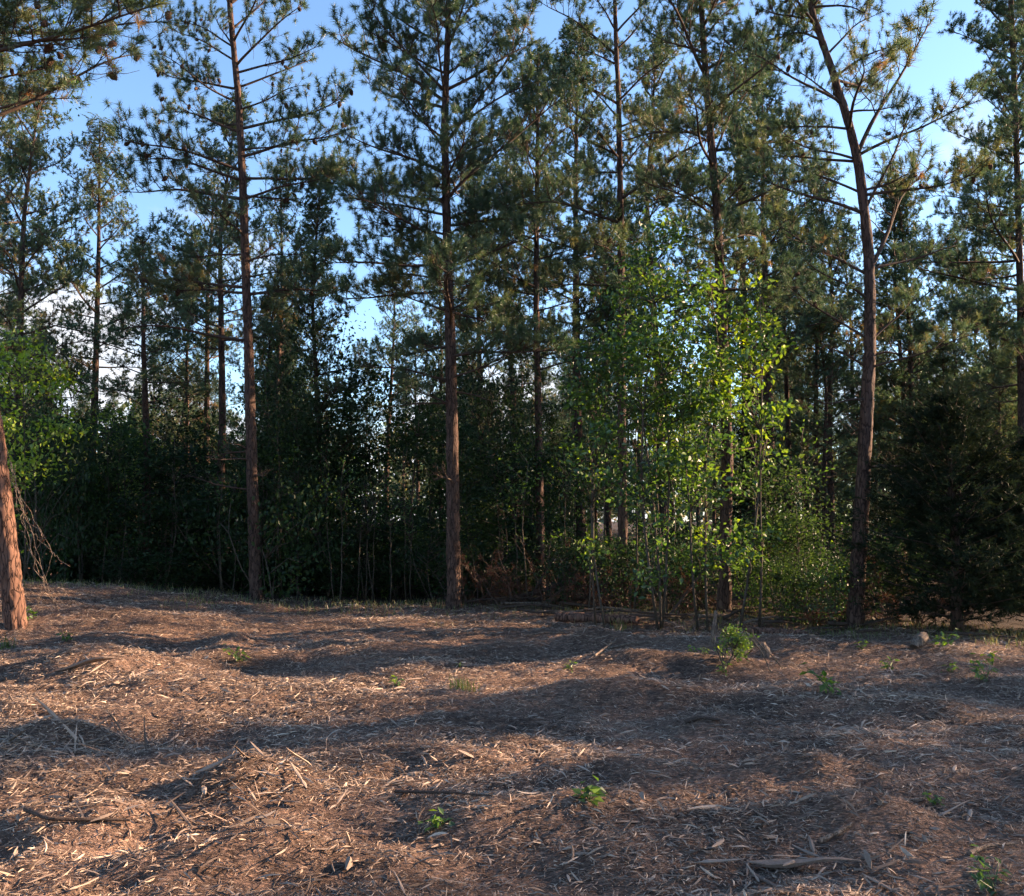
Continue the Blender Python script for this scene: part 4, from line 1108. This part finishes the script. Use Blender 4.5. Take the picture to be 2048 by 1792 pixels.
for px, py, s, mi, lb in ((133, 1283, 1.1, 0, 'small bright seedling behind the lit mound'), (1665, 1385, 1.3, 1, 'leafy seedling cluster on the sunlit strip of mulch'), (1180, 1600, .85, 2, 'rosette-like green seedling alone on the open mulch'),
                      (1775, 1340, 1.1, 0, 'thin seedling on the sunlit strip'), (1985, 1330, 1.3, 0, 'yellow-green seedling near the cedar'), (1975, 1360, 1.2, 1, 'spreading seedling below the yellow-green one'), (1990, 1780, .75, 1, 'green seedling at the near corner of the mulch'),
                      (1868, 1612, .6, 0, 'tiny upright shoot in the shaded mulch'), (1138, 1340, .8, 0, 'tiny seedling near the brush heap'), (45, 1240, 1.5, 1, 'green shoots at the foot of the leaning trunk'), (20, 1225, 1.2, 0, 'green sprig beside the leaning trunk base'),
                      (790, 1372, .9, 0, 'sparse sprig on the mulch ridge'), (1445, 1345, .9, 0, 'small sprig below the small bush'), (1385, 1308, .9, 0, 'pale seedling near the grey stub'), (1410, 1310, .8, 0, 'lone sprig beside the grey stub'), (480, 1320, 1.1, 1, 'dull sprig at the ridge stub'),
                      (1725, 1298, .9, 0, 'seedling by the dead stick'), (765, 1195, 1.5, 1, 'yellow-green sprig in the dark thicket edge'), (1880, 1295, 1.2, 1, 'sunlit sprout under the cedar'), (920, 1335, .5, 0, 'tiny pale sprout on the sunlit mulch'), (870, 1655, .7, 2, 'dull shoot on the near mulch'), (1905, 1345, .9, 0, 'short sprout on the weedy patch')):
    c = gp(px, py)
    root = thing('seedling', lb, 'seedling', c); root.scale = (s, s, s); root.rotation_euler = (0, 0, random.uniform(0, 6))
    link('stem', SEED[mi][0], root); link('leaves', SEED[mi][1], root).color = (.85, 1, 1, 1)
# small bush
sv, lv_ = leafy_arrays(.38, .19, .16, .05, 30, 30, .036, 6, 1.6, tip_tint=-.15)
c = gp(1470, 1325); root = thing('small_bush', 'small round green bush standing alone on the mulch', 'bush', c)
link('stem', mesh_np('stem', sv[0], sv[1], M['hbark']), root); link('foliage', mesh_np('foliage', lv_[0], lv_[1], M['leaf'], tint=lv_[2]), root)
def grass_arrays(P, n, h, spread):
    P = np.repeat(np.asarray(P), n, 0); m = len(P)
    off = rs.normal(0, spread, (m, 2)); B = P.copy(); B[:, :2] += off; B[:, 2] = hgt(B[:, 0], B[:, 1]) - .005
    hh = h*rs.uniform(.5, 1.2, m); az = rs.uniform(0, 6.28, m); ln = rs.uniform(.1, .7, m)
    D = np.stack([np.cos(az)*ln, np.sin(az)*ln, np.ones(m)], 1); S = np.stack([-np.sin(az), np.cos(az), np.zeros(m)], 1)*.004
    mid = B + D*[.5, .5, .6]*hh[:, None]; tip = B + D*[1.3, 1.3, .9]*hh[:, None]
    V = np.stack([B-S, B+S, mid-S*.8, mid+S*.8, tip], 1).reshape(-1, 3); b = np.arange(m)[:, None]*5
    T = np.concatenate([b+np.array([q]) for q in ([0, 1, 3], [0, 3, 2], [2, 3, 4])])
    return V, T, np.repeat(rs.uniform(.1, 1, m), 5)
for px, py, n_, h, sp, lb in ((925, 1380, 70, .13, .06, 'green grass clump on the sunlit mulch'), (8, 1300, 60, .2, .07, 'grass clump below the leaning trunk'), (1240, 1262, 40, .2, .07, 'dry grass clump near the log')):
    c = gp(px, py)
    V, T, I = grass_arrays([list(c)], n_, h, sp)
    o = link('grass_clump', mesh_np('grass_clump', V - np.array(c), T, M['grass'], tint=I*.6), None, c); tag(o, lb, 'grass')
P = []
for i in range(520):
    px = random.uniform(-100, 2150); py = 1212 + max(0, px-1000)*0.065 + random.gauss(0, 9)
    if px < 900 and random.random() < .3: py += 10
    x, y = gflat(px, max(py, 1190)); P.append([x, y, 0])
V, T, I = grass_arrays(P, 9, .13, .16)
o = link('edge_grass', mesh_np('edge_grass', V, T, M['grass'], tint=I)); o['kind'] = 'stuff'; tag(o, 'thin dry grass and weeds along the edge of the wood', 'grass')
